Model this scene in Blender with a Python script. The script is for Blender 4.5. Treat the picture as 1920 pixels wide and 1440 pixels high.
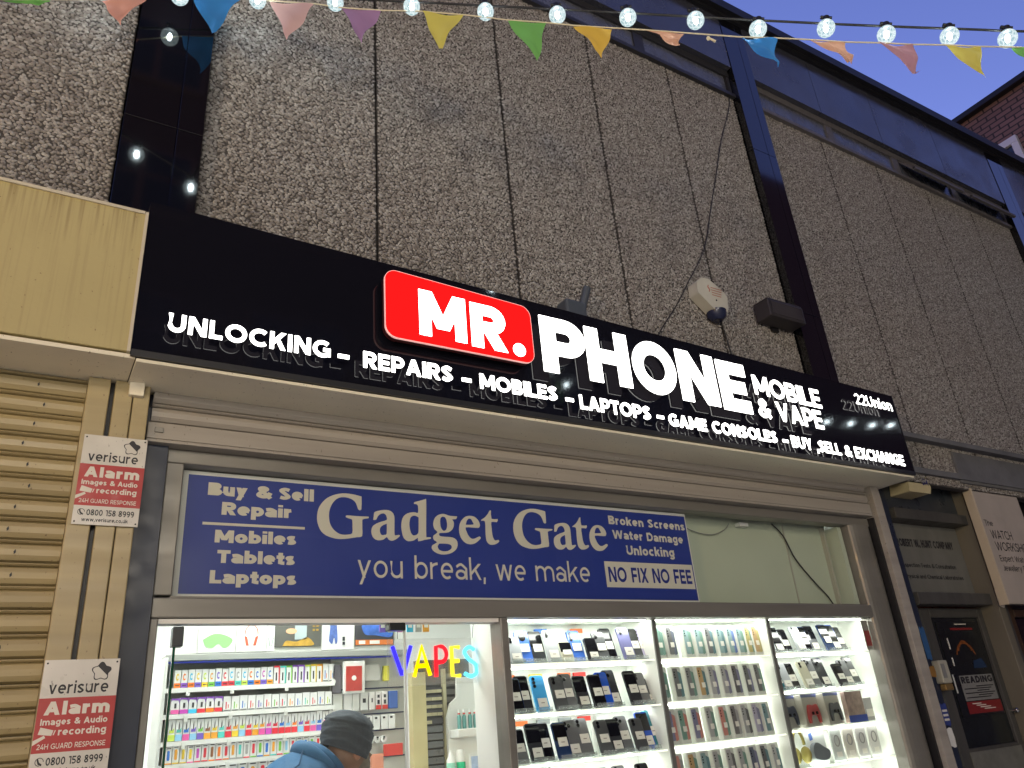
import bpy, bmesh, math, random
import numpy as np
from mathutils import Vector, Matrix
from mathutils.geometry import tessellate_polygon

for o in list(bpy.data.objects):
    bpy.data.objects.remove(o)
C = bpy.context.scene
COL = C.collection
R = math.radians
rnd = random.Random(7)

# ------------------------------------------------------------------ camera
YAW, PITCH, ROLL, FPX = R(33.2), R(24.2), R(-5.08), 1450.0
CAM = Vector((0.0, -2.8, 1.6))
_f = Vector((math.sin(YAW)*math.cos(PITCH), math.cos(YAW)*math.cos(PITCH), math.sin(PITCH)))
_r = Vector((math.cos(YAW), -math.sin(YAW), 0))
_u = _r.cross(_f)
_r, _u = (math.cos(ROLL)*_r + math.sin(ROLL)*_u), (-math.sin(ROLL)*_r + math.cos(ROLL)*_u)
cd = bpy.data.cameras.new('camera')
cd.sensor_width = 36.0
cd.lens = 36.0*FPX/1920.0
cd.clip_start = 0.05
cd.clip_end = 400
cam = bpy.data.objects.new('camera', cd)
COL.objects.link(cam)
M4 = Matrix((( _r.x, _u.x, -_f.x, CAM.x), (_r.y, _u.y, -_f.y, CAM.y), (_r.z, _u.z, -_f.z, CAM.z), (0, 0, 0, 1)))
cam.matrix_world = M4
C.camera = cam

# ------------------------------------------------------------------ dusk sky
W = bpy.data.worlds.new('World')
C.world = W
W.use_nodes = True
nt = W.node_tree
bg = nt.nodes['Background']
sky = nt.nodes.new('ShaderNodeTexSky')
sky.sky_type = 'NISHITA'
sky.sun_disc = False
sky.sun_elevation = R(-1.0)
sky.sun_rotation = R(30)
sky.ozone_density = 3.0
sky.air_density = 1.0
sky.dust_density = 0.5
tint = nt.nodes.new('ShaderNodeMixRGB')
tint.blend_type = 'MULTIPLY'
tint.inputs[0].default_value = 1.0
tint.inputs[2].default_value = (1.45, 0.92, 1.0, 1)
nt.links.new(sky.outputs[0], tint.inputs[1])
nt.links.new(tint.outputs[0], bg.inputs[0])
bg.inputs[1].default_value = 1.5
sd = bpy.data.lights.new('dusk_sun', 'SUN')
sd.energy = 0.02
sd.angle = R(20)
sd.color = (1.0, 0.8, 0.7)
so = bpy.data.objects.new('dusk_sun', sd)
COL.objects.link(so)
so.rotation_euler = (R(75), 0, R(-20))
C.view_settings.view_transform = 'Standard'
C.view_settings.look = 'None'
C.view_settings.exposure = 0.7
C.view_settings.gamma = 1.0
C.view_settings.use_curve_mapping = False
C.cycles.use_denoising = True
C.cycles.max_bounces = 8
C.cycles.diffuse_bounces = 3
C.cycles.glossy_bounces = 4
C.cycles.transparent_max_bounces = 24
C.cycles.sample_clamp_indirect = 6.0
C.cycles.caustics_reflective = False
C.cycles.caustics_refractive = False

# ------------------------------------------------------------------ materials
MATS = {}
def mat(name, col=(.5, .5, .5), rough=.5, metal=0.0, spec=.5, emit=None, es=0.0, noise=0.0, nscale=8.0, bump=0.0, bscale=60.0,
        streak=0.0, spots=0.0, coat=0.0, spotcol=(.05, .04, .03), stretch=(1, 1, 1), ior=1.5):
    if name in MATS:
        return MATS[name]
    m = bpy.data.materials.new(name)
    m.use_nodes = True
    t = m.node_tree
    p = t.nodes['Principled BSDF']
    N = lambda k: t.nodes.new(k)
    p.inputs['Base Color'].default_value = (*col, 1)
    p.inputs['Roughness'].default_value = rough
    p.inputs['Metallic'].default_value = metal
    p.inputs['Specular IOR Level'].default_value = spec
    p.inputs['Coat Weight'].default_value = coat
    p.inputs['IOR'].default_value = ior
    if emit:
        p.inputs['Emission Color'].default_value = (*emit, 1)
        p.inputs['Emission Strength'].default_value = es
    tc = None
    if noise or bump or streak or spots:
        tc = N('ShaderNodeNewGeometry').outputs['Position']
    last = None
    def mixc(fac, c2, mode='MIX'):
        nonlocal last
        mx = N('ShaderNodeMixRGB')
        mx.blend_type = mode
        if last is None:
            mx.inputs[1].default_value = (*col, 1)
        else:
            t.links.new(last, mx.inputs[1])
        mx.inputs[2].default_value = (*c2, 1)
        t.links.new(fac, mx.inputs[0])
        last = mx.outputs[0]
    def tex(scale, sc=(1, 1, 1), detail=4, lo=.4, hi=.7, amt=1.0):
        mp = N('ShaderNodeMapping')
        mp.inputs['Scale'].default_value = sc
        t.links.new(tc, mp.inputs[0])
        nz = N('ShaderNodeTexNoise')
        nz.inputs['Scale'].default_value = scale
        nz.inputs['Detail'].default_value = detail
        t.links.new(mp.outputs[0], nz.inputs[0])
        mr = N('ShaderNodeMapRange')
        mr.inputs[1].default_value = lo
        mr.inputs[2].default_value = hi
        mr.inputs[3].default_value = 0
        mr.inputs[4].default_value = amt
        t.links.new(nz.outputs[0], mr.inputs[0])
        return mr.outputs[0]
    if noise:
        dk = tuple(c*.45 for c in col)
        mixc(tex(nscale, stretch, 6, .35, .75, noise), dk)
        rr = tex(nscale*2.3, stretch, 3, .3, .8, .25)
        ad = N('ShaderNodeMath'); ad.operation = 'ADD'; ad.inputs[1].default_value = rough-.08
        t.links.new(rr, ad.inputs[0]); t.links.new(ad.outputs[0], p.inputs['Roughness'])
    if streak:
        mixc(tex(70, (1, 1, .02), 4, .52, .78, streak), spotcol)
    if spots:
        mixc(tex(90, (1, 1, .7), 2, .69, .73, spots), spotcol)
    if last is not None:
        t.links.new(last, p.inputs['Base Color'])
    if bump:
        b = N('ShaderNodeBump')
        b.inputs['Strength'].default_value = bump
        b.inputs['Distance'].default_value = .01
        nz = N('ShaderNodeTexNoise'); nz.inputs['Scale'].default_value = bscale
        t.links.new(tc, nz.inputs[0]); t.links.new(nz.outputs[0], b.inputs['Height'])
        t.links.new(b.outputs[0], p.inputs['Normal'])
    MATS[name] = m
    return m

def glow(name, col, s):
    if name in MATS:
        return MATS[name]
    m = bpy.data.materials.new(name); m.use_nodes = True
    t = m.node_tree; t.nodes.clear()
    e = t.nodes.new('ShaderNodeEmission'); o = t.nodes.new('ShaderNodeOutputMaterial')
    e.inputs[0].default_value = (*col, 1); e.inputs[1].default_value = s
    t.links.new(e.outputs[0], o.inputs[0]); MATS[name] = m
    return m

def glassy(name, tintc=(.96, .98, .97), refl=1.0, rough=.02, alpha=0.0, acol=(1, 1, 1)):
    """thin pane: see-through plus Fresnel reflection, optional milky share"""
    if name in MATS:
        return MATS[name]
    m = bpy.data.materials.new(name); m.use_nodes = True
    t = m.node_tree; t.nodes.clear(); N = t.nodes.new
    o = N('ShaderNodeOutputMaterial'); tr = N('ShaderNodeBsdfTransparent'); g = N('ShaderNodeBsdfGlossy')
    lw = N('ShaderNodeLayerWeight'); lw.inputs[0].default_value = .5; mx = N('ShaderNodeMixShader')
    tr.inputs[0].default_value = (*tintc, 1); g.inputs['Roughness'].default_value = rough
    pw = N('ShaderNodeMath'); pw.operation = 'POWER'; pw.inputs[1].default_value = 4.5; t.links.new(lw.outputs['Facing'], pw.inputs[0])
    ma = N('ShaderNodeMath'); ma.operation = 'MULTIPLY_ADD'; ma.inputs[1].default_value = .9; ma.inputs[2].default_value = .045; t.links.new(pw.outputs[0], ma.inputs[0])
    mu = N('ShaderNodeMath'); mu.operation = 'MULTIPLY'; mu.inputs[1].default_value = refl
    t.links.new(ma.outputs[0], mu.inputs[0]); t.links.new(mu.outputs[0], mx.inputs[0])
    base = tr.outputs[0]
    if alpha:
        d = N('ShaderNodeBsdfDiffuse'); d.inputs[0].default_value = (*acol, 1)
        m2 = N('ShaderNodeMixShader'); m2.inputs[0].default_value = alpha
        t.links.new(tr.outputs[0], m2.inputs[1]); t.links.new(d.outputs[0], m2.inputs[2]); base = m2.outputs[0]
    t.links.new(base, mx.inputs[1]); t.links.new(g.outputs[0], mx.inputs[2]); t.links.new(mx.outputs[0], o.inputs[0])
    MATS[name] = m
    return m

# ------------------------------------------------------------------ mesh builder
class MB:
    def __init__(s):
        s.v = []; s.f = []; s.mi = []; s.smooth = []
    def add(s, vs, fs, m=0, sm=False):
        b = len(s.v); s.v += [tuple(x) for x in vs]
        for f in fs:
            s.f.append(tuple(b+i for i in f)); s.mi.append(m); s.smooth.append(sm)
        return s
    def box(s, x0, x1, y0, y1, z0, z1, m=0):
        return s.add([(x0, y0, z0), (x1, y0, z0), (x1, y1, z0), (x0, y1, z0), (x0, y0, z1), (x1, y0, z1), (x1, y1, z1), (x0, y1, z1)],
                     [(0, 3, 2, 1), (4, 5, 6, 7), (0, 1, 5, 4), (1, 2, 6, 5), (2, 3, 7, 6), (3, 0, 4, 7)], m)
    def prism(s, pts, y0, y1, m=0, ms=None, holes=()):
        """polygon in the XZ plane, front at y0 (towards the street), back at y1"""
        loops = [list(pts)]+[list(h) for h in holes]
        tri = tessellate_polygon([[Vector((x, z, 0)) for x, z in l] for l in loops])
        flat = [p for l in loops for p in l]; n = len(flat)
        s.add([(x, y0, z) for x, z in flat], tri, m)
        if y1 is not None:
            s.add([(x, y1, z) for x, z in flat], [t[::-1] for t in tri], m if ms is None else ms)
            o = 0
            for l in loops:
                k = len(l)
                s.add([(x, y0, z) for x, z in l]+[(x, y1, z) for x, z in l], [(i, (i+1) % k, k+(i+1) % k, k+i) for i in range(k)], m if ms is None else ms)
        return s
    def tube(s, path, r, n=8, m=0, sm=True, caps=True):
        P = [Vector(p) for p in path]; rs = r if isinstance(r, (list, tuple)) else [r]*len(P)
        vs = []; prev = None
        for i, p in enumerate(P):
            d = (P[min(i+1, len(P)-1)]-P[max(i-1, 0)])
            d = d.normalized() if d.length > 1e-9 else Vector((0, 0, 1))
            a = Vector((0, 0, 1)) if abs(d.z) < .9 else Vector((1, 0, 0))
            if prev is not None: a = prev
            x = (a-d*a.dot(d)).normalized(); y = d.cross(x); prev = x
            vs += [p+x*math.cos(2*math.pi*k/n)*rs[i]+y*math.sin(2*math.pi*k/n)*rs[i] for k in range(n)]
        fs = [(i*n+k, i*n+(k+1) % n, (i+1)*n+(k+1) % n, (i+1)*n+k) for i in range(len(P)-1) for k in range(n)]
        s.add(vs, fs, m, sm)
        if caps:
            b = (len(P)-1)*n
            s.add(vs[:n], [tuple(range(n))[::-1]], m); s.add(vs[b:b+n], [tuple(range(n))], m)
        return s
    def ball(s, c, rx, ry=None, rz=None, nu=14, nv=9, m=0, fn=None):
        ry = rx if ry is None else ry; rz = rx if rz is None else rz
        vs = []
        for j in range(nv+1):
            th = math.pi*j/nv
            for i in range(nu):
                ph = 2*math.pi*i/nu
                d = Vector((math.sin(th)*math.cos(ph), math.sin(th)*math.sin(ph), math.cos(th)))
                k = fn(d) if fn else 1.0
                vs.append((c[0]+rx*d.x*k, c[1]+ry*d.y*k, c[2]+rz*d.z*k))
        fs = [(j*nu+i, (j+1)*nu+i, (j+1)*nu+(i+1) % nu, j*nu+(i+1) % nu) for j in range(nv) for i in range(nu)]
        return s.add(vs, fs, m, True)
    def build(s, name, mats, parent=None, off=(0, 0, 0), bev=0.0, kind=None, label=None, segs=2):
        me = bpy.data.meshes.new(name)
        me.from_pydata([(x-off[0], y-off[1], z-off[2]) for x, y, z in s.v], [], s.f)
        for m in (mats if isinstance(mats, (list, tuple)) else [mats]):
            me.materials.append(m)
        me.polygons.foreach_set('material_index', s.mi)
        me.polygons.foreach_set('use_smooth', s.smooth)
        me.update()
        o = bpy.data.objects.new(name, me); COL.objects.link(o)
        if parent: o.parent = parent
        if kind: o['kind'] = kind
        if label: o['label'] = label
        if bev:
            b = o.modifiers.new('bevel', 'BEVEL'); b.width = bev; b.segments = segs; b.limit_method = 'ANGLE'; b.angle_limit = R(40)
        return o

def tag(o, label, cat, group=None, kind=None):
    o['label'] = label; o['category'] = cat
    if group: o['group'] = group
    if kind: o['kind'] = kind
    return o
def thing(name, loc, label, cat, group=None):
    o = bpy.data.objects.new(name, None); COL.objects.link(o); o.location = loc; o.empty_display_size = .1
    return tag(o, label, cat, group)
class Th:
    """a thing whose parts are given in world coordinates"""
    def __init__(s, name, loc, label, cat, group=None):
        s.o = thing(name, loc, label, cat, group); s.loc = loc
    def part(s, name, mb, mats, **k):
        return mb.build(name, mats, s.o, s.loc, **k)
    def sub(s, par, name, mb, mats, **k):
        return mb.build(name, mats, par, s.loc, **k)
def copy_tree(o, parent=None):
    c = o.copy(); COL.objects.link(c)
    if parent: c.parent = parent
    for ch in list(o.children): copy_tree(ch, c)
    return c

# ------------------------------------------------------------------ lettering
def arc(cx, cy, rx, ry, a0, a1, n=14):
    return [(cx+rx*math.cos(R(a0+(a1-a0)*i/n)), cy+ry*math.sin(R(a0+(a1-a0)*i/n))) for i in range(n+1)]
def spl(pts, n=5):
    P = [pts[0]]+list(pts)+[pts[-1]]; out = []
    for i in range(1, len(P)-2):
        p0, p1, p2, p3 = P[i-1:i+3]
        for k in range(n):
            t = k/n
            out.append(tuple(.5*(2*p1[j]+(p2[j]-p0[j])*t+(2*p0[j]-5*p1[j]+4*p2[j]-p3[j])*t*t+(3*p1[j]-p0[j]-3*p2[j]+p3[j])*t**3) for j in (0, 1)))
    out.append(tuple(pts[-1])); return out
def glyph(c, w):
    h = w/2; X = .74; S = []; Wd = .7
    L = lambda *p: S.append(('L', list(p)))
    O = lambda p: S.append(('O', p))
    D = lambda x0, y0, x1, y1: S.append(('D', [(x0, y0), (x1, y1)]))
    q = h*1.15
    if c == ' ': return .36, []
    if c == 'A': Wd = .92; D(q, 0, Wd/2, 1); D(Wd-q, 0, Wd/2, 1); L((.22, .21+h), (Wd-.22, .21+h))
    elif c == 'B':
        Wd = .76; r = (.54-w)/2; r2 = (.53-w)/2
        L((h, 0), (h, 1)); L((h, 1-h), *arc(Wd-.05-h-r2, 1-h-r2, r2, r2, 90, -90), (h, 1-h-2*r2)); L((h, h+2*r), *arc(Wd-h-r, h+r, r, r, 90, -90), (h, h))
    elif c == 'C': Wd = .9; L(*arc(.52, .5, .52-h, .5-h, 48, 312, 22))
    elif c == 'D': Wd = .84; L((h, 0), (h, 1)); L((h, 1-h), (Wd-.45, 1-h), *arc(Wd-.45, .5, .45-h, .5-h, 90, -90), (h, h))
    elif c == 'E': Wd = .66; L((Wd, 1-h), (h, 1-h), (h, h), (Wd, h)); L((h, .5), (Wd-.05, .5))
    elif c == 'F': Wd = .64; L((Wd, 1-h), (h, 1-h), (h, 0)); L((h, .46), (Wd-.05, .46))
    elif c == 'G': Wd = .95; L(*arc(.52, .5, .52-h, .5-h, 48, 318, 22)); L((Wd-h, .08), (Wd-h, .46+h)); L((.56, .46), (Wd, .46))
    elif c == 'H': Wd = .82; L((h, 0), (h, 1)); L((Wd-h, 0), (Wd-h, 1)); L((h, .5), (Wd-h, .5))
    elif c == 'I': Wd = w; L((h, 0), (h, 1))
    elif c == 'J': Wd = .55; L((Wd-h, 1), (Wd-h, .3), *arc(Wd/2, .3, Wd/2-h, .3-h, 0, -150))
    elif c == 'K': Wd = .8; L((h, 0), (h, 1)); D(h, .3, Wd-q, 1); D(Wd-q, 0, .38, .6)
    elif c == 'L': Wd = .62; L((h, 1), (h, h), (Wd, h))
    elif c == 'M': Wd = 1.02; L((h, 0), (h, 1)); L((Wd-h, 0), (Wd-h, 1)); D(Wd/2, .2, q, 1); D(Wd/2, .2, Wd-q, 1)
    elif c == 'N': Wd = .85; L((h, 0), (h, 1)); L((Wd-h, 0), (Wd-h, 1)); D(Wd-q, 0, q, 1)
    elif c == 'O': Wd = 1.04; O(arc(Wd/2, .5, Wd/2-h, .5-h, 0, 360, 32)[:-1])
    elif c == 'P': Wd = .76; r = (.68-w)/2; L((h, 0), (h, 1)); L((h, 1-h), *arc(Wd-h-r, 1-h-r, r, r, 90, -90), (h, 1-h-2*r))
    elif c == 'R': Wd = .77; r = (.64-w)/2; L((h, 0), (h, 1)); L((h, 1-h), *arc(Wd-.02-h-r, 1-h-r, r, r, 90, -90), (h, 1-h-2*r)); D(Wd-q, 0, Wd*.55, 1-2*r-w)
    elif c == 'S': Wd = .7; L(*spl([(Wd-h*.7, .80), (Wd*.52, 1-h), (h*1.05, .74), (Wd*.5, .505), (Wd-h*1.05, .27), (Wd*.48, h), (h*.6, .19)], 7))
    elif c == 'T': Wd = .72; L((0, 1-h), (Wd, 1-h)); L((Wd/2, 0), (Wd/2, 1-h))
    elif c == 'U': Wd = .8; L((h, 1), (h, .4), *arc(Wd/2, .4, Wd/2-h, .4-h, 180, 360), (Wd-h, 1))
    elif c == 'V': Wd = .9; D(Wd/2, 0, q, 1); D(Wd/2, 0, Wd-q, 1)
    elif c == 'W': Wd = 1.36; D(.36, 0, q, 1); D(.36, 0, Wd/2, .98); D(Wd-.36, 0, Wd/2, .98); D(Wd-.36, 0, Wd-q, 1)
    elif c == 'X': Wd = .82; D(q, 0, Wd-q, 1); D(Wd-q, 0, q, 1)
    elif c == 'Y': Wd = .82; D(Wd/2, .36, q, 1); D(Wd/2, .36, Wd-q, 1); L((Wd/2, 0), (Wd/2, .45))
    elif c == 'Z': Wd = .72; L((.03, 1-h), (Wd, 1-h)); L((0, h), (Wd, h)); D(q*1.3, h, Wd-q*1.3, 1-h)
    elif c == '&': Wd = .84; L(*spl([(Wd, .03), (.55, .36), (.22, .74), (.42, 1-h), (.60, .75), (.36, .55), (h*1.05, .27), (.36, h), (.66, .2), (Wd-.02, .48)], 6))
    elif c == '.': Wd = w*1.15; r = h*.6; O(arc(Wd/2, h*1.1, h*.55, h*.55, 0, 360, 10)[:-1]); return Wd, [('O', arc(Wd/2, h*1.1, h*.55, h*.55, 0, 360, 10)[:-1], h*1.1)]
    elif c == ',': Wd = w; D(h*.6, -.18, h*1.1, w)
    elif c == '-': Wd = .36; L((0, .36), (Wd, .36))
    elif c == '0': Wd = .72; O(arc(Wd/2, .5, Wd/2-h, .5-h, 0, 360, 24)[:-1])
    elif c == '1': Wd = .42; L((0, 1-h), (Wd-h, 1-h), (Wd-h, 0))
    elif c == '2': Wd = .68; L(*spl([(h*.5, .76), (Wd*.47, 1-h), (Wd-h, .71), (Wd*.62, .42), (h*1.2, h)], 6)); L((0, h), (Wd, h))
    elif c == '4': Wd = .76; L((0, .25), (Wd, .25)); D(q, .25, .5, 1); L((Wd-.2, 0), (Wd-.2, .55))
    elif c == '5': Wd = .68; L((Wd-.03, 1-h), (h+.05, 1-h), (h+.02, .57), *arc(Wd*.42, .32, Wd*.58-h, .32-h, 100, -140))
    elif c == '8': Wd = .7; O(arc(Wd/2, .75, Wd/2-h-.04, .25-h*.9, 0, 360, 18)[:-1]); O(arc(Wd/2, .28, Wd/2-h, .28-h, 0, 360, 20)[:-1])
    elif c == '9': Wd = .7; r = Wd/2-h; O(arc(Wd/2, .68, r, .32-h, 0, 360, 20)[:-1]); L(*arc(Wd/2, .62, r, .62-h, 0, -110))
    elif c == '6': Wd = .7; r = Wd/2-h; O(arc(Wd/2, .32, r, .32-h, 0, 360, 20)[:-1]); L(*arc(Wd/2, .38, r, .62-h, 180, 70))
    # lower case
    elif c == 'a': Wd = .66; r = Wd/2-h; L(*spl([(.06, X-.17), (Wd*.48, X-h), (Wd-h, X*.66)], 6), (Wd-h, 0)); O(arc(Wd*.46, X*.3, Wd*.46-h, X*.3-h*.9, 0, 360, 18)[:-1])
    elif c in 'bdpqg' and c.isalpha():
        Wd = .7; O(arc(Wd/2, X/2, Wd/2-h, X/2-h, 0, 360, 20)[:-1])
        if c == 'b': L((h, 0), (h, 1.02))
        if c == 'd': L((Wd-h, 0), (Wd-h, 1.02))
        if c == 'p': L((h, X), (h, -.28))
        if c == 'q': L((Wd-h, X), (Wd-h, -.28))
        if c == 'g': L((Wd-h, X), (Wd-h, -.04), *arc(Wd/2, -.02, Wd/2-h, .27-h, 0, -155))
    elif c == 'c': Wd = .62; L(*arc(.35, X/2, .35-h, X/2-h, 48, 312, 18))
    elif c == 'e': Wd = .68; L(*arc(Wd/2, X/2, Wd/2-h, X/2-h, 0, 308, 20)); L((h, X/2-.01), (Wd-h*.4, X/2-.01))
    elif c == 'f': Wd = .46; L((Wd, 1.02-h), (Wd-.1, 1.02-h), *arc(Wd-.1, .84, .18, .18-h, 90, 180, 6), (Wd-.28, 0)); L((0, X-h), (Wd-.02, X-h))
    elif c in 'hnm':
        r = (.64-w)/2; Wd = .64
        L((h, 0), (h, 1.02 if c == 'h' else X))
        L(*arc(h+r, X-h-r, r, r, 180, 0, 10), (h+2*r, 0))
        if c == 'm': L(*arc(h+3*r, X-h-r, r, r, 180, 0, 10), (h+4*r, 0)); Wd = .64+2*r
    elif c == 'i': Wd = w; L((h, 0), (h, X)); L((h, .84), (h, 1.02))
    elif c == 'j': Wd = w*1.6; L((Wd-h, X), (Wd-h, -.1), (0, -.22)); L((Wd-h, .84), (Wd-h, 1.02))
    elif c == 'k': Wd = .66; L((h, 0), (h, 1.02)); D(h, .24, Wd-q, X); D(Wd-q, 0, .32, .46)
    elif c == 'l': Wd = w; L((h, 0), (h, 1.02))
    elif c == 'o': Wd = .7; O(arc(Wd/2, X/2, Wd/2-h, X/2-h, 0, 360, 22)[:-1])
    elif c == 'r': Wd = .44; L((h, 0), (h, X)); L(*arc(Wd, X-h-.22, Wd-h, .22, 180, 95, 8))
    elif c == 's': Wd = .56; L(*[(x, y*X) for x, y in spl([(Wd-h*.7, .79), (Wd*.52, 1-h/X), (h*1.05, .73), (Wd*.5, .5), (Wd-h*1.05, .28), (Wd*.48, h/X), (h*.6, .21)], 6)])
    elif c == 't': Wd = .46; L((.1+h, .96), (.1+h, .2), *arc(.1+h+.2, .2, .2, .2-h, 180, 280, 6)); L((0, X-h), (Wd, X-h))
    elif c == 'u': Wd = .64; r = (.64-w)/2; L((Wd-h, 0), (Wd-h, X)); L((h, X), (h, h+r), *arc(h+r, h+r, r, r, 180, 360, 10))
    elif c == 'v': Wd = .66; D(Wd/2, 0, q, X); D(Wd/2, 0, Wd-q, X)
    elif c == 'w': Wd = 1.0; D(.27, 0, q, X); D(.27, 0, Wd/2, X); D(Wd-.27, 0, Wd/2, X); D(Wd-.27, 0, Wd-q, X)
    elif c == 'x': Wd = .64; D(q, 0, Wd-q, X); D(Wd-q, 0, q, X)
    elif c == 'y': Wd = .66; D(Wd/2, 0, q, X); D(Wd*.24, -.28, Wd-q, X)
    elif c == 'z': Wd = .58; L((0, X-h), (Wd, X-h)); L((0, h), (Wd, h)); D(q, h, Wd-q, X-h)
    else: Wd = .5
    return Wd, S
def ribbon(pts, hw, closed):
    n = len(pts); l = []; r = []
    for i in range(n):
        a = pts[i-1] if (i or closed) else None
        b = pts[(i+1) % n] if (i < n-1 or closed) else None
        p = pts[i]
        def nrm(u, v):
            dx, dy = v[0]-u[0], v[1]-u[1]; k = math.hypot(dx, dy) or 1; return (-dy/k, dx/k)
        n1 = nrm(a, p) if a else None; n2 = nrm(p, b) if b else None
        if n1 and n2:
            mx, my = n1[0]+n2[0], n1[1]+n2[1]; k = math.hypot(mx, my) or 1; mx /= k; my /= k
            sc = min(1/max(mx*n1[0]+my*n1[1], .35), 2.2)
        else:
            mx, my = n1 or n2; sc = 1
        l.append((p[0]+mx*hw*sc, p[1]+my*hw*sc)); r.append((p[0]-mx*hw*sc, p[1]-my*hw*sc))
    return l, r
def put_glyph(mb, c, w, x, z, sx, sz, y0, y1=None, mf=0, ms=1, rim=0.006, mk=None):
    """draw one character; front face at y0 towards -Y, extruded back to y1"""
    Wd, S = glyph(c, w)
    for k, st in enumerate(S):
        kind, pts = st[0], st[1]
        yf = y0-.00012*k
        if kind == 'D':
            (xa, ya), (xb, yb) = pts
            hw = min(w/2*math.hypot(xb-xa, yb-ya)/max(abs(yb-ya), .01), w*.95)
            if ya > yb: xa, ya, xb, yb = xb, yb, xa, ya
            l = [(xa-hw, ya), (xb-hw, yb)]; r = [(xa+hw, ya), (xb+hw, yb)]; closed = False
        else:
            closed = kind == 'O'
            l, r = ribbon(pts, st[2] if len(st) > 2 else w/2, closed)
        T = lambda p, y: (x+p[0]*sx, y, z+p[1]*sz)
        n = len(l); seg = [(i, (i+1) % n) for i in range(n if closed else n-1)]
        mb.add([(q[0], q[1]-.00002*i, q[2]) for i, q in enumerate(T(p, yf) for p in l)]+[(q[0], q[1]-.00002*i, q[2]) for i, q in enumerate(T(p, yf) for p in r)], [(i, n+i, n+j, j) for i, j in seg], mf)
        if y1 is not None:
            mb.add([T(p, y1) for p in l]+[T(p, y1) for p in r], [(j, n+j, n+i, i) for i, j in seg], ms if mk is None else mk)
            for q in (l, r):
                ym = yf+rim
                mb.add([T(p, yf) for p in q]+[T(p, ym) for p in q]+[T(p, y1) for p in q], [(i, j, n+j, n+i) for i, j in seg], mf)
                mb.add([T(p, ym) for p in q]+[T(p, y1) for p in q], [(i, j, n+j, n+i) for i, j in seg], ms)
            if not closed:
                for i in (0, n-1):
                    a, b = l[i], r[i]
                    mb.add([T(a, yf), T(b, yf), T(b, yf+rim), T(a, yf+rim)], [(0, 1, 2, 3)], mf)
                    mb.add([T(a, yf+rim), T(b, yf+rim), T(b, y1), T(a, y1)], [(0, 1, 2, 3)], ms)
def layout(t, w, track):
    x = 0; out = []
    for c in t:
        Wd, S = glyph(c, w)
        out.append((c, x)); x += Wd+track
    return out, x-track
def text(mb, t, x0, x1, z0, h, w=.2, y=0., z1=None, track=.11, m=0):
    """flat print fitted between x0 and x1 on the plane y"""
    lo, tot = layout(t, w, track); sx = (x1-x0)/tot
    z1 = z0 if z1 is None else z1
    for c, x in lo:
        if c != ' ':
            put_glyph(mb, c, w, x0+x*sx, z0+(z1-z0)*x/tot, sx, h, y, None, m)
    return mb
# ------------------------------------------------------------------ material palette
mortar = mat('dark_mortar', (.06, .054, .05), .95, bump=.4, bscale=120)
granite = mat('polished_black_granite', (.004, .004, .005), .05, ior=1.95)
enamel = mat('dark_enamel_fascia', (.05, .052, .068), .2, ior=1.9, streak=.35, noise=.5, nscale=1.2, spotcol=(.12, .12, .13))
blackmetal = mat('black_painted_metal', (.012, .012, .014), .45)
darkframe = mat('dark_window_frame', (.03, .03, .034), .4)
cream = mat('weathered_cream_board', (.46, .385, .175), .55, noise=.25, nscale=2.0, streak=.3, spots=.9, bump=.08, bscale=40, spotcol=(.20, .14, .06))
def rust_top(m, z0, z1):
    t = m.node_tree; p = t.nodes['Principled BSDF']; N = t.nodes.new
    ge = N('ShaderNodeNewGeometry'); sp = N('ShaderNodeSeparateXYZ'); t.links.new(ge.outputs['Position'], sp.inputs[0])
    mr = N('ShaderNodeMapRange'); mr.inputs[1].default_value = z0; mr.inputs[2].default_value = z1; t.links.new(sp.outputs['Z'], mr.inputs[0])
    mp = N('ShaderNodeMapping'); mp.inputs['Scale'].default_value = (1, 1, .03); t.links.new(ge.outputs['Position'], mp.inputs[0])
    nz = N('ShaderNodeTexNoise'); nz.inputs['Scale'].default_value = 60; nz.inputs['Detail'].default_value = 5; t.links.new(mp.outputs[0], nz.inputs[0])
    m2 = N('ShaderNodeMapRange'); m2.inputs[1].default_value = .48; m2.inputs[2].default_value = .72; t.links.new(nz.outputs[0], m2.inputs[0])
    mu = N('ShaderNodeMath'); mu.operation = 'MULTIPLY'; t.links.new(mr.outputs[0], mu.inputs[0]); t.links.new(m2.outputs[0], mu.inputs[1])
    mx = N('ShaderNodeMixRGB'); mx.inputs[2].default_value = (.13, .075, .02, 1)
    src = p.inputs['Base Color'].links[0].from_socket
    t.links.new(mu.outputs[0], mx.inputs[0]); t.links.new(src, mx.inputs[1]); t.links.new(mx.outputs[0], p.inputs['Base Color'])
rust_top(cream, 3.22, 3.44)
soffitm = mat('painted_soffit', (.84, .79, .64), .6, noise=.3, nscale=5, spots=.7, stretch=(.3, 1, 1), spotcol=(.2, .16, .1))
slatm = mat('shutter_cream_enamel', (.41, .335, .18), .42, noise=.45, nscale=6, stretch=(.15, 1, 2.5), spots=.6, spotcol=(.12, .08, .05))
shutg = mat('shutter_grey_enamel', (.36, .33, .29), .42, noise=.5, nscale=5, stretch=(.12, 1, 3), spots=.6, spotcol=(.1, .08, .06))
alu = mat('dull_aluminium_frame', (.24, .23, .205), .38, metal=.35, noise=.35, nscale=7, stretch=(.2, 1, 1))
navy = mat('navy_paint', (.018, .026, .05), .35, noise=.4, nscale=6)
glass = glassy('shop_glass')
whitep = mat('white_paint', (.8, .8, .77), .5)

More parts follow.
